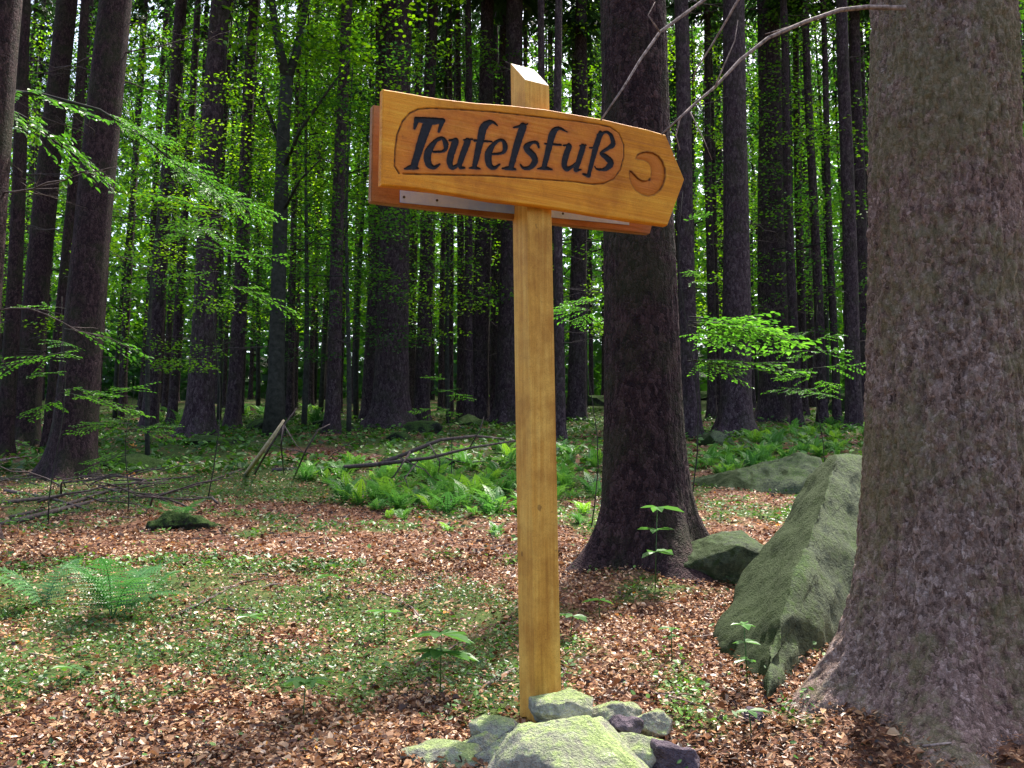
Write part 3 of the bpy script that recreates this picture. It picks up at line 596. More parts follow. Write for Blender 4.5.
bord = [px2uv(Z3(*p)) for p in ((118, 372), (104, 350), (106, 300), (112, 255), (128, 215), (150, 190), (175, 178), (210, 175), (300, 179), (400, 186), (560, 204), (650, 214), (720, 224), (755, 232), (780, 250), (795, 285), (795, 320), (785, 360), (765, 388), (735, 402), (700, 404), (640, 396), (400, 379), (130, 373))]
Z4 = lambda x, y: (600+x*.15625, 120+y*.15625)
emb = np.array([px2uv(Z4(*p)) for p in ((228, 248), (240, 222), (262, 208), (300, 202), (340, 208), (375, 228), (402, 265), (418, 310), (420, 360), (408, 410), (385, 450), (350, 478), (310, 488), (265, 475), (228, 448), (203, 410), (190, 365), (190, 325), (205, 330), (222, 348), (245, 372), (275, 388), (305, 386), (325, 370), (330, 335), (326, 300), (310, 272), (285, 258), (255, 252))])
top = np.array([px2uv(p) for p in ((383, 89), (405, 92.5), (440, 98.5), (475, 102.5), (513, 105.5), (545, 109), (579, 115), (605, 119.5), (626, 124.5), (648, 129.5), (665, 134.5))]); bot = np.array([px2uv(p) for p in ((381.6, 184.5), (420, 188.5), (455, 194), (493, 200.5), (530, 204.5), (559, 208.5), (600, 215.5), (640, 221.5), (668, 225.5))]); tip = px2uv((684, 179.5))
u0 = (top[0, 0]+bot[0, 0])/2; u1 = (top[-1, 0]+bot[-1, 0])/2
us = np.concatenate([np.linspace(u0, u1, 760), np.linspace(u1, tip[0]-.0005, 40)[1:]]); nv_ = 250; vj = np.linspace(0, 1, nv_)
T_u = np.append(top[:, 0], tip[0]); T_v = np.append(top[:, 1], tip[1]+.004); B_u = np.append(bot[:, 0], tip[0]); B_v = np.append(bot[:, 1], tip[1]-.004)
T_u[-2] = u1; B_u[-2] = u1; T_u[0] = u0; B_u[0] = u0
tu = np.interp(us, T_u, T_v)+.0012*fbm(us*14, 0*us, 1); bu = np.interp(us, B_u, B_v)+.0012*fbm(us*14, 0*us, 7)
U = np.repeat(us[:, None], nv_, 1); Vv = bu[:, None]+(tu-bu)[:, None]*vj[None]
def segdist(U, V, a, b):
    ab = b-a; t = np.clip(((U-a[0])*ab[0]+(V-a[1])*ab[1])/(ab.dot(ab)+1e-12), 0, 1); return np.hypot(U-a[0]-t*ab[0], V-a[1]-t*ab[1]), t
D = np.full(U.shape, 9.0); LI = np.zeros(U.shape, int)
for li, a, b_, ra, rb in segs:
    dd, t = segdist(U, Vv, a, b_); dd = dd-(ra+(rb-ra)*t); k = dd < D; D[k] = dd[k]; LI[k] = li
D = D+.0022*fbm(U*160, Vv*160, 3., 3)-.0006
DB_ = np.full(U.shape, 9.0)
for a, b_ in zip(bord, bord[1:]): DB_ = np.minimum(DB_, segdist(U, Vv, a, b_)[0])
def inpoly(U, V, poly):
    r = np.zeros(U.shape, bool)
    for (x1, y1), (x2, y2) in zip(poly, np.roll(poly, -1, 0)):
        c_ = ((y1 > V) != (y2 > V)) & (U < (x2-x1)*(V-y1)/(y2-y1+1e-12)+x1); r ^= c_
    return r
DE = np.full(U.shape, 9.0)
for a, b_ in zip(emb, np.roll(emb, -1, 0)): DE = np.minimum(DE, segdist(U, Vv, a, b_)[0])
ie = inpoly(U, Vv, emb); ib = inpoly(U, Vv, np.array(bord))
dep = .0035*np.clip(-D/.003, 0, 1)+.0035*np.exp(-(DB_/.0028)**2)+np.where(ie, .002+.005*np.exp(-DE/.010), 0)*np.clip(DE/.002, 0, 1)
edge = np.minimum(np.minimum(Vv-bu[:, None], tu[:, None]-Vv), U-u0); dep = dep+.004*np.clip(1-edge/.004, 0, 1)**2
dep = dep+.0012*fbm(U*7, Vv*110, 2)+.0016*fbm(U*60, Vv*60, 5)*ib
tint_and_shade = np.clip(.8*np.exp(-(DB_/.0026)**2)+.55*np.exp(-np.clip(D, 0, 9)/.0025)+np.where(DE < 9, .62*np.exp(-(DE/.0032)**2), 0), 0, .9)  # darker tint at letters and groove; emblem rim also has wall shading painted in
emc = np.array(px2uv(Z4(322, 380))); emc0 = emc; tint_and_shade = tint_and_shade*(.55+.9*vn(U*90, Vv*90, 1.))+.22*ib*np.clip(2.2*fbm(U*55, Vv*55, 9.), 0, 1)
for aa in range(6):
    dl, tt = segdist(U, Vv, emc0, emc0+.045*np.array([math.cos(aa*1.05+.3), math.sin(aa*1.05+.3)])); tint_and_shade = tint_and_shade+.4*ie*np.exp(-(dl/.0014)**2)*(1-tt)
tint_and_shade = np.clip(tint_and_shade+.7*np.exp(-((U-emc[0])**2+(Vv-emc[1])**2)/.005**2), 0, .95)
stain = np.clip(.55*ib+.75*ie+.45*np.exp(-np.clip(D, 0, 9)/.012)+.15, 0, 1)
I = np.arange(U.size).reshape(U.shape); Fa = np.stack([I[:-1, :-1], I[1:, :-1], I[1:, 1:], I[:-1, 1:]], -1).reshape(-1, 4)
Dc = (D[:-1, :-1]+D[1:, :-1]+D[1:, 1:]+D[:-1, 1:]).ravel()/4; Lc = LI[:-1, :-1].ravel(); isl = Dc < 0
Vf = np.stack([U, dep, Vv], -1).reshape(-1, 3)
# body: front grid without the letter cells, plus rim and back
nu = len(us); rim_f = list(I[0, ::-1])+list(I[1:, 0])+list(I[-1, 1:])+list(I[::-1, -1][1:-1])
rb_ = Vf[rim_f].copy(); rb_[:, 1] = TH; base = len(Vf); m_ = len(rim_f)
Fr = [(rim_f[k], rim_f[(k+1) % m_], base+(k+1) % m_, base+k) for k in range(m_)]
mp = {v: base+k for k, v in enumerate(rim_f)}
Fb = [(mp[I[i, 0]], mp[I[i, -1]], mp[I[i+1, -1]], mp[I[i+1, 0]]) for i in range(1, nu-2)]
allF = np.concatenate([Fa[~isl], np.array(Fr), np.array(Fb)])
allV = np.concatenate([Vf, rb_]); z_ = np.zeros(m_)
pl = obj('arrow_plank', mesh('arrow_plank', allV, allF, False, None, {'tint_and_shade': np.concatenate([tint_and_shade.ravel(), z_]), 'stain': np.concatenate([stain.ravel(), z_+.4])}), M['plank'], sign); frame(pl, OFF)
for li in range(len(letters)):
    fs = Fa[isl & (Lc == li)]; uq, inv = np.unique(fs, return_inverse=True)
    obj('letter', mesh('letter', Vf[uq], inv.reshape(-1, 4), True), M['letter'], pl)
def slab(name, pts, y0, y1, mat, parent, off):
    bm = bmesh.new(); a = [bm.verts.new((u, y0, v)) for u, v in pts]; c2 = [bm.verts.new((u, y1, v)) for u, v in pts]; k = len(pts)
    bm.faces.new(a); bm.faces.new(c2[::-1])
    for i in range(k): bm.faces.new((a[(i+1) % k], a[i], c2[i], c2[(i+1) % k]))
    bmesh.ops.recalc_face_normals(bm, faces=bm.faces); bmesh.ops.bevel(bm, geom=list(bm.edges), offset=min(.003, abs(y1-y0)*.3), segments=2, affect='EDGES')
    me = bpy.data.meshes.new(name); bm.to_mesh(me); bm.free(); o = obj(name, me, mat, parent); frame(o, off); return o
OB = -W-.001
bp = [on_plane(x, y, OB) for x, y in ((372, 202), (372, 104.5), (440, 113), (640, 145), (664, 185), (650, 234), (560, 224.5), (460, 212.5))]
mu = (bp[0][0]+bp[1][0])/2; bp[0][0] = bp[1][0] = mu
bk = slab('back_plank', bp, 0, TH, M['plank_back'], sign, OB); bk['label'] = 'second plank fixed behind the post, showing below and left of the front one'
sp_ = [on_plane(x, y, OB+.003) for x, y in ((400, 202.5), (400, 190), (629, 214), (629.5, 225))]; ms = slab('metal_strip', sp_, 0, .0025, M['metal'], sign, OB+.003)
for x, y in ((404, 197), (437, 200.3), (563, 213.5), (627, 220.5)):
    u, v = on_plane(x, y, OB+.004); b = MB(); b.tube([(u, -.003, v), (u, .001, v)], [.0042, .0042], 10); o = obj('screw', b.me('screw'), M['screw'], sign); frame(o, OB+.003)

# ---------------------------------------------------------------- rocks
def rock(name, label, pts, mat, cat='rock', amp=.02, fr=5.0, group=None, sm=2, cuts=4, seed=0):
    pts = np.asarray(pts, float); o0 = np.array([pts[:, 0].mean(), pts[:, 1].mean(), pts[:, 2].min()])
    bm = bmesh.new()
    for p in pts-o0: bm.verts.new(p)
    r = bmesh.ops.convex_hull(bm, input=list(bm.verts)); dl = [v for v in bm.verts if not v.link_faces]; bmesh.ops.delete(bm, geom=dl, context='VERTS')
    L = max(np.ptp(pts, axis=0)); tl = L/(90 if L > .9 else 56)
    for k in range(9):
        es = [e for e in bm.edges if e.calc_length() > tl*2]
        if not es: break
        bmesh.ops.subdivide_edges(bm, edges=es, cuts=1); bmesh.ops.triangulate(bm, faces=list(bm.faces))
    for k in range(sm): bmesh.ops.smooth_vert(bm, verts=list(bm.verts), factor=.5, use_axis_x=True, use_axis_y=True, use_axis_z=True)
    bm.normal_update(); co = np.array([v.co[:] for v in bm.verts]); nn = np.array([v.normal[:] for v in bm.verts])
    dsp = amp*(2*fbm(co[:, 0]*fr+seed, co[:, 1]*fr, co[:, 2]*fr, 4)+.7*fbm(co[:, 0]*fr*5, co[:, 1]*fr*5+seed, co[:, 2]*fr*5, 3)); co += nn*dsp[:, None]
    for v, c_ in zip(bm.verts, co): v.co = c_
    me = bpy.data.meshes.new(name); bm.to_mesh(me); bm.free(); me.polygons.foreach_set('use_smooth', np.ones(len(me.polygons), bool))
    o = obj(name, me, mat, None, o0); return tag(o, label, cat, group)
def blob(c, rx, ry, rz, n=22, seed=0, flat=.0):
    q = np.random.default_rng(seed+900); d = q.normal(0, 1, (n, 3)); d /= np.linalg.norm(d, axis=1)[:, None]; d *= q.uniform(.85, 1.05, n)[:, None]
    return np.array(c)+d*[rx, ry, rz]
# large leaning boulder
pts = [P(720, 655, 4.25), P(717, 632, 4.35), P(738, 592, 4.6), P(772, 540, 4.85), P(812, 474, 5.2), P(826, 460, 5.2), P(838, 456, 4.8), P(860, 459, 4.9), P(812, 540, 4.2), P(785, 600, 3.8), P(770, 655, 3.5), P(766, 700, 3.35), P(915, 470, 5.3), P(915, 560, 5.0), P(910, 640, 4.6), P(890, 720, 4.2),
       P(760, 620, 5.4), P(840, 520, 5.9), P(900, 560, 5.7), P(728, 705, 4.3)]
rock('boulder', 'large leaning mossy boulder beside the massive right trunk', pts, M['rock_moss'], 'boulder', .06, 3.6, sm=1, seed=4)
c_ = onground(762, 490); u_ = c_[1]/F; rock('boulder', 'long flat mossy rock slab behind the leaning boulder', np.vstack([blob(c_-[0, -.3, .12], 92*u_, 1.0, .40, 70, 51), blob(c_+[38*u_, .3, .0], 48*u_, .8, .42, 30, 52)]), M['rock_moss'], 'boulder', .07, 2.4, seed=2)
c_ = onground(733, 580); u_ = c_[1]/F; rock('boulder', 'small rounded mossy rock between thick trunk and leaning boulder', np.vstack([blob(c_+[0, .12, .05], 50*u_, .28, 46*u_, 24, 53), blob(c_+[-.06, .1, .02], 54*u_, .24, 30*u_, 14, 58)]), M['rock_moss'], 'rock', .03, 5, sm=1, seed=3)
# stones heaped around the post foot
ST = [((563, 708), 33, 20, 3.2, 'rock_pale', 'round pale mossy stone touching the front of the post foot'),
      ((614, 716), 27, 17, 3.22, 'rock_pale', 'pale mossy stone second to the right of the post foot'),
      ((652, 724), 20, 14, 3.18, 'rock_pale', 'small pale pointed stone at the right end of the heap'),
      ((624, 727), 18, 11, 3.08, 'rock_purple', 'small purple brown stone wedged among the pale stones'),
      ((499, 729), 27, 17, 3.15, 'rock_pale', 'grey green stone left of the post foot'),
      ((446, 756), 42, 17, 3.02, 'rock_pale', 'low elongated pale stone at the left end of the heap'),
      ((507, 756), 30, 24, 2.98, 'rock_pale', 'mossy stone between the big front stone and the left one'),
      ((573, 764), 82, 46, 2.92, 'rock_pale', 'largest bright green mossy stone in front of the post'),
      ((672, 764), 26, 28, 2.95, 'rock_purple', 'dark purple slanting stone at the right front of the heap'),
      ((635, 752), 40, 24, 3.02, 'rock_pale', 'pale green stone behind the dark slanting stone'),
      ((532, 742), 32, 22, 3.06, 'rock_pale', 'grey mossy stone filling the gap left of the largest mossy stone'),
      ((590, 742), 30, 20, 3.1, 'rock_pale', 'mossy stone just above the largest mossy stone'),
      ((476, 745), 24, 14, 3.08, 'rock_pale', 'small pale stone between the two leftmost stones of the heap')]
for i, ((x, y), rx, ry, Y, m, lab) in enumerate(ST):
    c_ = P(x, y, Y); rock('stone', lab, blob(c_, rx*Y/F*1.1, rx*Y/F*.85, ry*Y/F*1.0, 26, i), M[m], 'stone', .014, 11, 'stones heaped around the post foot', sm=1, seed=i)
# other stones
OT = [((755, 717), 13, 9, 'rock_purple', 'small dark stone on needles left of the massive trunk foot'), ((840, 402), 22, 20, 'rock_dark', 'black mossy boulder below the twin spruces'), ((805, 396), 20, 10, 'rock_dark', 'low moss topped rock right of the root footed spruce'),
      ((716, 396), 24, 8, 'rock_dark', 'long low black rock left of the straight dark spruce'), ((718, 440), 22, 9, 'rock_moss', 'grey green rock at the back of the right fern bed'), ((425, 428), 24, 10, 'rock_dark', 'mossy mound in front of the slim spruces below the sign'),
      ((400, 436), 16, 9, 'rock_dark', 'dark mossy stone at the foot of the thick trunk behind the sign'), ((265, 424), 26, 9, 'rock_dark', 'long dark mossy rock at the foot of the forked tree'), ((210, 440), 34, 9, 'rock_dark', 'mossy hump at the foot of the banded trunk'), ((330, 424), 24, 8, 'rock_dark', 'dark mossy rock behind the slender straight spruce'),
      ((120, 462), 48, 12, 'rock_dark', 'broad mossy hump right of the broad flared trunk'), ((470, 421), 26, 7, 'rock_dark', 'low dark stone under the medium spruce near the post'), ((590, 400), 30, 9, 'rock_dark', 'dark rock between post and thick trunk'), ((385, 423), 14, 9, 'rock_dark', 'small dark rock directly before the thick trunk behind the sign')]
for i, ((x, y), rx, ry, m, lab) in enumerate(OT):
    b = onground(x, y+ry*.6, hi=60); s = b[1]/F; c_ = b+[0, rx*s*.5, ry*s*.3]; rock('rock', lab, blob(c_, rx*s, rx*s*.9, ry*s*1.3, 20, 30+i), M[m], 'rock', rx*s*.12, 1.2/(rx*s), None, seed=i)
# stump
b = onground(178, 531); rock('stump', 'low dark rotten mossy stump on the left forest floor', blob(b+[0, .15, .02], .30, .22, .13, 26, 77), M['rock_dark'], 'stump', .05, 9, seed=8)
b = onground(432, 470); rock('stump', 'black rotten log piece under the fallen branches', blob(b+[0, .1, .1], .36, .16, .13, 20, 78), M['rock_dark'], 'log', .05, 6, seed=9)

# ---------------------------------------------------------------- sticks and fallen branches
def stick(px, label, r, mat='twig', lift=None, name='stick', subs=(), Ys=None, group=None, cat='stick'):
    w = []
    for i, (x, y) in enumerate(px):
        if Ys is not None and Ys[i]: w.append(P(x, y, Ys[i]))
        else: w.append(onground(x, y)+[0, 0, r*.7])
    w = np.array(w); o0 = w[0].copy(); b = MB(); t = np.linspace(0, 1, len(w)); b.tube(w-o0, r*(1-.6*t), 7)
    for sp2, rr in subs:
        ww = np.array([onground(x, y)+[0, 0, r*.7] if Yq is None else P(x, y, Yq) for x, y, Yq in sp2]); b.tube(ww-o0, np.linspace(rr, rr*.4, len(ww)), 5)
    return tag(obj(name, b.me(name), M[mat], None, o0), label, cat, group)
Yc = 10.8
stick([(272, 472), (330, 470), (380, 464), (410, 452), (440, 440), (475, 436), (505, 440)], 'long dark fallen branch arching toward the post', .03, Ys=[None, None, 10.2, 10.3, 10.4, 10.5, None], name='fallen_branch', cat='branch',
      subs=[([(380, 464, 10.2), (430, 458, 10.1), (470, 448, 10.3), (520, 440, 10.4)], .022), ([(410, 452, 10.2), (395, 475, 9.9), (380, 490, None)], .012), ([(400, 458, 10.2), (425, 470, 9.8), (440, 490, None)], .010), ([(430, 445, 10.3), (440, 462, 10.0), (438, 478, None)], .010), ([(420, 458, 10.2), (405, 478, 9.8), (412, 500, None)], .009), ([(470, 447, 10.3), (480, 430, 10.2), (484, 416, 10.2)], .008)])
stick([(246, 476), (262, 452), (276, 432), (284, 420)], 'pale barkless leaning stick left of the long fallen branch', .030, 'twig_cream', Ys=[None, 10.6, 10.6, 10.6])
stick([(255, 474), (268, 450), (284, 425), (297, 408)], 'dark forked twig leaning against the pale barkless stick', .014, Ys=[None, 10.4, 10.4, 10.4], subs=[([(284, 425, 10.4), (281, 445, 10.3), (284, 476, None)], .014), ([(284, 425, 10.4), (296, 445, 10.2), (306, 455, 10.2)], .007)])
stick([(296, 474), (306, 450), (318, 430), (330, 424)], 'dark upright twig right of the leaning pale stick', .012, Ys=[None, 10.3, 10.3, 10.4])
stick([(0, 528), (60, 512), (110, 500), (160, 497), (200, 486), (245, 470)], 'long dark branch lying across the brush pile at left', .026, name='fallen_branch', cat='branch')
for i, (a, lab) in enumerate([([(0, 505), (60, 498), (120, 492), (170, 480)], 'upper dark branch of the left brush pile'), ([(10, 520), (70, 505), (140, 482), (195, 478)], 'rising dark branch of the left brush pile'), ([(5, 492), (50, 500), (90, 512)], 'short dark branch slanting down in the left brush pile'), ([(0, 462), (28, 457)], 'pale short log beside the left flared trunk')]):
    stick(a, lab, .022, 'twig' if i < 3 else 'twig_pale', name='fallen_branch', cat='branch')
stick([(484, 690), (500, 679), (521, 668)], 'thick pale ended stick beside the post on the leaves', .010, 'twig_pale')
stick([(372, 590), (392, 598), (412, 610), (425, 625), (442, 632)], 'pale forked twig between the seedlings left of the post', .0075, 'twig_pale', subs=[([(372, 590, None), (352, 600, None), (344, 600, None)], .005), ([(412, 610, None), (418, 622, None), (408, 634, None)], .005)])
stick([(145, 718), (200, 720), (262, 724), (300, 732)], 'long thin pale twig near the lower left corner', .006, 'twig_cream')
stick([(190, 724), (215, 738), (245, 744)], 'reddish thin twig under the long pale twig', .006)
stick([(170, 620), (210, 600), (240, 584), (282, 576)], 'dark thin branch beside the large left fern', .010)
stick([(30, 655), (62, 660)], 'short pale stick below the large left fern', .007, 'twig_cream')
stick([(440, 655), (450, 650), (462, 640), (466, 655)], 'small curled pale twig left of the post', .005, 'twig_pale')
stick([(470, 556), (500, 548), (540, 545), (560, 536)], 'dark root like stick behind the post', .012)
stick([(290, 522), (320, 505), (345, 490), (362, 478)], 'thin dark twig in front of the long fallen branch', .008)
stick([(200, 748), (250, 752), (300, 742)], 'dark broken stick at the bottom edge', .008)
q = np.random.default_rng(55)
bp_me = []
for i in range(5):
    b = MB(); n = 7; t = np.linspace(0, 1, n); p = np.stack([t*1.3-.65, np.cumsum(q.normal(0, .075, n)), .03+.12*t*q.uniform(0, 1.5)+np.cumsum(q.normal(0, .03, n))], -1); b.tube(p, .014*(1-.65*t), 6)
    for k in (2, 4): b.tube([p[k], p[k]+[.1, .09*(-1)**k, .03], p[k]+[.22, .15*(-1)**k, .02]], [.007, .005, .002], 4)
    me = b.me('stick'); me.materials.append(M['twig']); bp_me.append(me)
for i in range(34):
    x, y = (q.uniform(-10, 215), q.uniform(480, 520)) if i < 26 else (q.uniform(280, 500), q.uniform(440, 475))
    b = onground(x, y); o = obj('stick', bp_me[i % 5], None, None, b+[0, 0, q.uniform(0, .08)], (0, q.uniform(-.12, .12), q.uniform(-1.1, 1.1)+(math.pi if q.random() < .5 else 0)), q.uniform(.3, .9))
    tag(o, 'thin dead stick in the brush pile before the left flared trunk' if i < 26 else 'thin dead stick among the fallen branches beside the fern bed', 'stick', 'sticks of the left brush pile' if i < 26 else 'sticks among the fallen branches')
q = np.random.default_rng(5); tw_me = []
for i in range(6):
    b = MB(); n = 6; t = np.linspace(0, 1, n); L = .28; p = np.stack([t*L-L/2, np.cumsum(q.normal(0, .012, n)), np.full(n, .006)], -1); b.tube(p, .0035*(1-.6*t), 5)
    b.tube([p[2], p[2]+[.04, .03, .004], p[2]+[.07, .07, .0]], [.002, .0018, .001], 4); me = b.me('twig'); me.materials.append(M['twig_pale'] if i % 2 else M['twig']); tw_me.append(me)
for i in range(110):
    Yb = 2.9+q.random()**1.5*6; x = q.uniform(-.52, .5)*Yb; nrm = (Gs(x+.1, Yb)-Gs(x-.1, Yb))/.2
    o = obj('twig', tw_me[i % 6], None, None, (x, Yb, Gs(x, Yb)+.008), (0, -math.atan(nrm)*0, q.uniform(0, 6.28)), q.uniform(.5, 1.4)); tag(o, 'little fallen twig lying loose on the leaf litter', 'twig', 'small twigs scattered on the forest floor')

# ---------------------------------------------------------------- ferns
def frond(seed, L=.5, np_=20, coarse=False):
    q = np.random.default_rng(seed); b = MB(); t = np.linspace(0, 1, 10)
    pts = np.stack([L*t, 0*t, L*(.80*t-.78*t*t)], -1); b.tube(pts, .0025*(1-.8*t), 4, .3)
    for i in range(np_):
        u = .14+.84*i/np_; p = np.array([np.interp(u, t, pts[:, k]) for k in range(3)]); pl_ = L*.30*math.sin(math.pi*min(1, (u*.88+.16)))**.8*(1.12-u*.75)
        sl = .55-1.5*u
        for sd in (-1, 1):
            d = np.array([.35, sd*.93, -.12+q.normal(0, .06)]); d /= np.linalg.norm(d); f = np.array([.93, -sd*.35, .3*sl]); k_ = 2 if coarse else max(4, int(pl_/.013)); V = []; Fq = []
            for j in range(k_):
                v = j/k_; w = L*(.055 if coarse else .032)*(1-v*.7); c0 = p+d*pl_*v; c1 = p+d*pl_*(v+.9/k_); V += [c0, c0+f*w+d*.004, c1, c0-f*w+d*.004]; Fq.append((4*j, 4*j+1, 4*j+2, 4*j+3))
            b.add(V, Fq, q.random())
    return b.me('frond', False)
FR = [frond(500+i) for i in range(4)]
FRC = [frond(520+i, np_=13, coarse=True) for i in range(4)]
for m in FR: m.materials.append(M['fern_dark'])
def fern(base, n, sc, label, seed, azr=(0, 6.283)):
    q = np.random.default_rng(seed); t = thing('fern', label, 'fern', base, 0)
    for i in range(n): obj('frond', FR[q.integers(4)], None, t, (0, 0, 0), (q.uniform(-.2, .2), -q.uniform(.15, .75), azr[0]+(azr[1]-azr[0])*(i+q.uniform(-.2, .2))/n), sc*q.uniform(.75, 1.1))
    return t
fern(onground(112, 622), 9, .95, 'large spreading fern on the left forest floor', 1); fern(onground(45, 612), 5, .85, 'feathery fern leaning at the left picture edge', 2, (1.5, 4.4)); fern(onground(150, 600), 5, .6, 'smaller fern behind the large left one', 3)
fern(onground(180, 528), 6, .7, 'dark fern growing over the rotten stump', 4)
def fern_clump(seed, n=7):
    q = np.random.default_rng(seed); V = []; F_ = []; A = []; o = 0
    for i in range(n):
        me = FRC[q.integers(4)]; co = np.empty(len(me.vertices)*3, np.float32); me.vertices.foreach_get('co', co); co = co.reshape(-1, 3)
        Mx = (Matrix.Rotation(6.283*(i+q.uniform(-.3, .3))/n, 3, 'Z') @ Matrix.Rotation(-q.uniform(.2, .95), 3, 'Y')); co = co @ np.array(Mx).T*q.uniform(.7, 1.1); V.append(co)
        F_ += [tuple(k+o for k in p.vertices) for p in me.polygons]; A += [q.random()]*len(me.polygons); o += len(co)
    me = mesh('fern', np.concatenate(V), F_, False, {'rnd': A}); me.materials.append(M['fern']); return me
for m in FRC: m.materials.append(M['fern'])
FC = [fern_clump(600+i) for i in range(5)]
q = np.random.default_rng(8); nf = 0
def fernbed(poly, count, lab, grp, sc):
    global nf; poly = np.array(poly, float); x0, y0 = poly.min(0); x1, y1 = poly.max(0); c_ = 0; tries = 0
    while c_ < count and tries < 5000:
        tries += 1; x, y = q.uniform(x0, x1), q.uniform(y0, y1)
        if not inpoly(np.array([x]), np.array([y]), poly)[0]: continue
        b = onground(x, y); o = obj('fern', FC[q.integers(5)], None, None, b-[0, 0, .02], (0, 0, q.uniform(0, 6.28)), q.uniform(*sc)); tag(o, lab, 'fern', grp); c_ += 1
fernbed([(300, 478), (420, 462), (520, 445), (560, 440), (602, 448), (600, 500), (540, 520), (400, 512), (310, 500)], 130, 'green fern in the fern bed behind the post', 'ferns in the bed behind the post', (.35, .85))
fernbed([(688, 470), (720, 452), (800, 428), (868, 420), (868, 452), (800, 462), (720, 478)], 85, 'light green fern in the bed above the flat mossy slab', 'ferns in the bed right of the thick trunk', (.35, .85))
fernbed([(250, 470), (420, 440), (600, 425), (605, 520), (520, 545), (380, 530), (270, 500)], 34, 'small loose fern at the fringe of the fern bed behind the post', 'small loose ferns around the bed behind the post', (.2, .42))
fernbed([(430, 405), (470, 395), (520, 400), (500, 412)], 10, 'distant pale fern below the medium spruces', 'distant ferns among the trunks', (.8, 1.3))
fernbed([(130, 415), (330, 405), (370, 418), (300, 430), (150, 428)], 26, 'distant green ground plant between the left trunks', 'distant plants between the left trunks', (.7, 1.2))
fernbed([(680, 388), (870, 372), (870, 400), (690, 404)], 18, 'distant dark fern among the right trunks', 'distant ferns at the right', (.8, 1.4))
# seedlings
def seedling(base, H, nl, ll, label, seed, tiers=1):
    q = np.random.default_rng(seed); t = thing('seedling', label, 'seedling', base); b = MB(); ln = q.normal(0, .06, 2)
    b.tube([(0, 0, -.02), (ln[0]*H*.5, ln[1]*H*.5, H*.5), (ln[0]*H, ln[1]*H, H)], [.0028, .0022, .0014], 5); obj('stem', b.me('stem'), M['herb'], t)
    for k in range(tiers):
        h = H*(1-k*.27)
        for i in range(nl):
            a = 6.283*i/nl+q.uniform(-.3, .3)+k; d = np.array([math.cos(a), math.sin(a), q.uniform(-.25, .1)]); d /= np.linalg.norm(d); m = MB(); l = ll*q.uniform(.7, 1.1)
            m.add(leaf(np.zeros(3), d, np.array([q.normal(0, .1), q.normal(0, .1), 1.]), l, l*.5), LF, q.random())
            obj('leaf', m.me('leaf', False), M['herb'], t, (ln[0]*h, ln[1]*h, h))
    return t
seedling(onground(303, 722), .13, 7, .105, 'broad leaved seedling near the bottom left of the post', 1); seedling(onground(440, 700), .22, 7, .13, 'taller broad leaved seedling just left of the post', 2, 2)
seedling(onground(570, 640), .10, 6, .09, 'low seedling on leaves right of the post', 3); seedling(onground(600, 622), .10, 5, .08, 'low seedling between post and thick trunk root', 4)
seedling(onground(748, 690), .22, 4, .06, 'slim seedling standing in front of the leaning boulder', 5, 3); seedling(onground(655, 592), .42, 4, .13, 'blue green sapling sprig in front of the thick trunk', 6, 3)
seedling(onground(672, 660), .12, 4, .05, 'thin seedling on litter left of the leaning boulder', 7, 2); seedling(onground(752, 738), .08, 4, .06, 'tiny seedling beside the small dark stone', 8)
seedling(onground(385, 640), .12, 6, .08, 'seedling beside the pale forked twig', 9); seedling(onground(250, 640), .10, 6, .08, 'seedling in the green patch right of the large fern', 10); seedling(onground(330, 600), .12, 6, .09, 'seedling in the green patch above the pale forked twig', 11)
seedling(onground(70, 690), .08, 5, .07, 'seedling in the moss below the large fern', 12); seedling(onground(520, 560), .13, 5, .09, 'seedling directly behind the post', 13)

# ---------------------------------------------------------------- leaf litter and small ground plants (uncountable)
def scatter(n, y0, y1, xk, keep, pw=1.0):
    y = y0+(y1-y0)*R.random(n)**pw; x = R.uniform(-1, 1, n)*(xk*y+.4); m = keep(x, y) > R.random(n); return x[m], y[m]
def quads(x, y, l, w, lift, tilt, curl, at):
    n = len(x); z = G(x, y)+lift; c = np.stack([x, y, z], -1); a = R.uniform(0, 2*np.pi, n); nn = np.stack([R.normal(0, tilt, n), R.normal(0, tilt, n)-.14, np.ones(n)], -1); nn /= np.linalg.norm(nn, axis=1)[:, None]
    d = np.stack([np.cos(a), np.sin(a), np.zeros(n)], -1); d -= nn*(d*nn).sum(1)[:, None]; d /= np.linalg.norm(d, axis=1)[:, None]; s = np.cross(nn, d); l = l[:, None]; w = w[:, None]; cu = (curl*R.normal(.6, .7, n))[:, None]
    V = np.stack([c-d*l*.5+nn*cu*l*.3, c-d*l*.12+s*w*.5+nn*w*cu, c+d*l*.22+s*w*.4+nn*w*cu, c+d*l*.5+nn*cu*l*.3, c+d*l*.22-s*w*.4+nn*w*cu, c-d*l*.12-s*w*.5+nn*w*cu], 1).reshape(-1, 3)
    b6 = np.arange(n)[:, None]*6; Fq = np.concatenate([b6+np.array([[0, 1, 2, 3]]), b6+np.array([[0, 3, 4, 5]])], 1).reshape(-1, 4); return V, Fq, np.repeat(at, 2)
parts = []
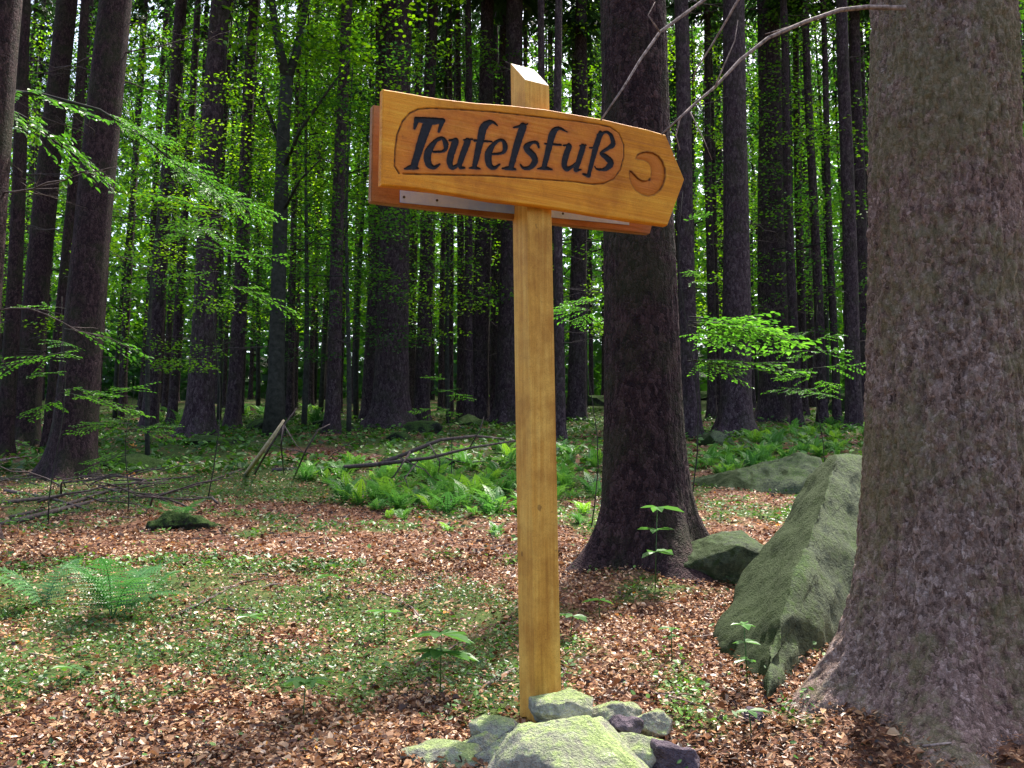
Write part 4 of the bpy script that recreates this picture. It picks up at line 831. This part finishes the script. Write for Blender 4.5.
for n, y0, y1, sz, pw in ((190000, 2.5, 6.5, .0175, 1.1), (110000, 6.0, 14, .025, 1.2), (26000, 13, 26, .05, 1.2)):
    x, y = scatter(n, y0, y1, .56, lambda x, y: np.clip(1.25-1.1*moss(x, y), .26, 1)*(1-.75*np.exp(-((x-1.5)/.7)**2-((y-3.0)/.7)**2)), pw); k = len(x); l = np.clip(R.lognormal(-.1, .38, k), .4, 2.2)*sz
    parts.append(quads(x, y, l, l*R.uniform(.4, .8, k), R.uniform(.002, .02, k), .5, .45, np.clip(R.beta(1.2, 1.5, k)*.96+1.1*fbm(x*1.6, y*1.6, 6.)*.5, 0, 1)))
off = 0; VV = []; FF = []; AA = []
for V, Fq, a in parts: VV.append(V); FF.append(Fq+off); AA.append(a); off += len(V)
o = obj('leaf_litter', mesh('leaf_litter', np.concatenate(VV), np.concatenate(FF), False, {'rnd': np.concatenate(AA)}), M['litter']); kind(o, 'stuff'); tag(o, 'fallen brown and tan beech leaves covering the forest floor', 'leaf litter')
parts = []
for n, y0, y1, sz, pw, lf in ((150000, 2.5, 6.5, .009, 1.1, .03), (52000, 2.5, 7, .021, 1.1, .06), (60000, 6, 14, .035, 1.2, .05), (40000, 13, 30, .10, 1.2, .12)):
    x, y = scatter(n, y0, y1, .56, lambda x, y: np.clip((moss(x, y)-.42)*2.6, .03, 1)*np.clip(5.5*(vn(x*8, y*8, 3)*vn(x*3, y*3, 9))-.45, .05, 1.4), pw); k = len(x); l = R.uniform(.6, 1.3, k)*sz
    parts.append(quads(x, y, l, l*R.uniform(.4, .7, k), R.uniform(0, lf, k), .55, .2, np.clip(.45+1.2*fbm(x*2, y*2, 1.)+R.normal(0, .18, k), 0, 1)))
off = 0; VV = []; FF = []; AA = []
for V, Fq, a in parts: VV.append(V); FF.append(Fq+off); AA.append(a); off += len(V)
o = obj('ground_cover', mesh('ground_cover', np.concatenate(VV), np.concatenate(FF), False, {'rnd': np.concatenate(AA)}), M['cover']); kind(o, 'stuff'); tag(o, 'low green moss and tiny plants in patches on the floor', 'ground cover')

M['needles'] = leafmat('fallen_needle', [(0, (.09, .035, .015)), (.5, (.26, .10, .04)), (1, (.50, .26, .12))], .05, 0)
n = 90000; y = 2.5+5.5*R.random(n)**1.3; x = R.uniform(-1, 1, n)*(.56*y+.4)
zn = np.exp(-((x-1.5)/.75)**2-((y-3.1)/.8)**2); kp = (.18+1.1*zn) > R.random(n); x, y = x[kp], y[kp]; k = len(x); l = R.uniform(.012, .032, k)
V, Fq, a = quads(x, y, l, np.full(k, .0022), R.uniform(.008, .028, k), .25, .0, R.random(k))
o = obj('needle_litter', mesh('needle_litter', V, Fq, False, {'rnd': a}), M['needles']); kind(o, 'stuff'); tag(o, 'reddish brown fallen spruce needles strewn thickest near the massive trunk', 'needle litter')

# ---------------------------------------------------------------- light, sky, camera
EL, AZ = math.radians(60), math.radians(28)     # azimuth clockwise from +Y (view direction): ahead of the camera, to the right
sd = Vector((math.sin(AZ)*math.cos(EL), math.cos(AZ)*math.cos(EL), math.sin(EL)))
L = bpy.data.lights.new('sun', 'SUN'); L.energy = 3.0; L.angle = math.radians(3); L.color = (1, .95, .87)
so = bpy.data.objects.new('sun', L); C.objects.link(so); so.rotation_euler = sd.to_track_quat('Z', 'Y').to_euler()
w = bpy.data.worlds.new('World'); bpy.context.scene.world = w; w.use_nodes = True; nt = w.node_tree; bg = nt.nodes['Background']; sk = nt.nodes.new('ShaderNodeTexSky'); sk.sky_type = 'NISHITA'; sk.sun_disc = False
sk.sun_elevation = EL; sk.sun_rotation = AZ; sk.dust_density = 5.0; nt.links.new(sk.outputs[0], bg.inputs[0]); bg.inputs[1].default_value = .12
cd = bpy.data.cameras.new('camera'); cd.sensor_width = 36; cd.lens = 36*F/1024; cd.clip_end = 1500; cd.clip_start = .05
cam = bpy.data.objects.new('camera', cd); C.objects.link(cam); cam.location = (0, 0, CZ); cam.rotation_euler = (math.pi/2+PITCH, 0, 0)
sc = bpy.context.scene; sc.camera = cam; sc.view_settings.view_transform = 'Standard'; sc.view_settings.look = 'None'; sc.view_settings.gamma = 1; sc.view_settings.use_curve_mapping = False
sc.view_settings.exposure = 1.85
sc.cycles.use_light_tree = False; sc.cycles.caustics_reflective = False; sc.cycles.caustics_refractive = False
sc.cycles.max_bounces = 5; sc.cycles.diffuse_bounces = 2; sc.cycles.transmission_bounces = 4; sc.cycles.glossy_bounces = 2
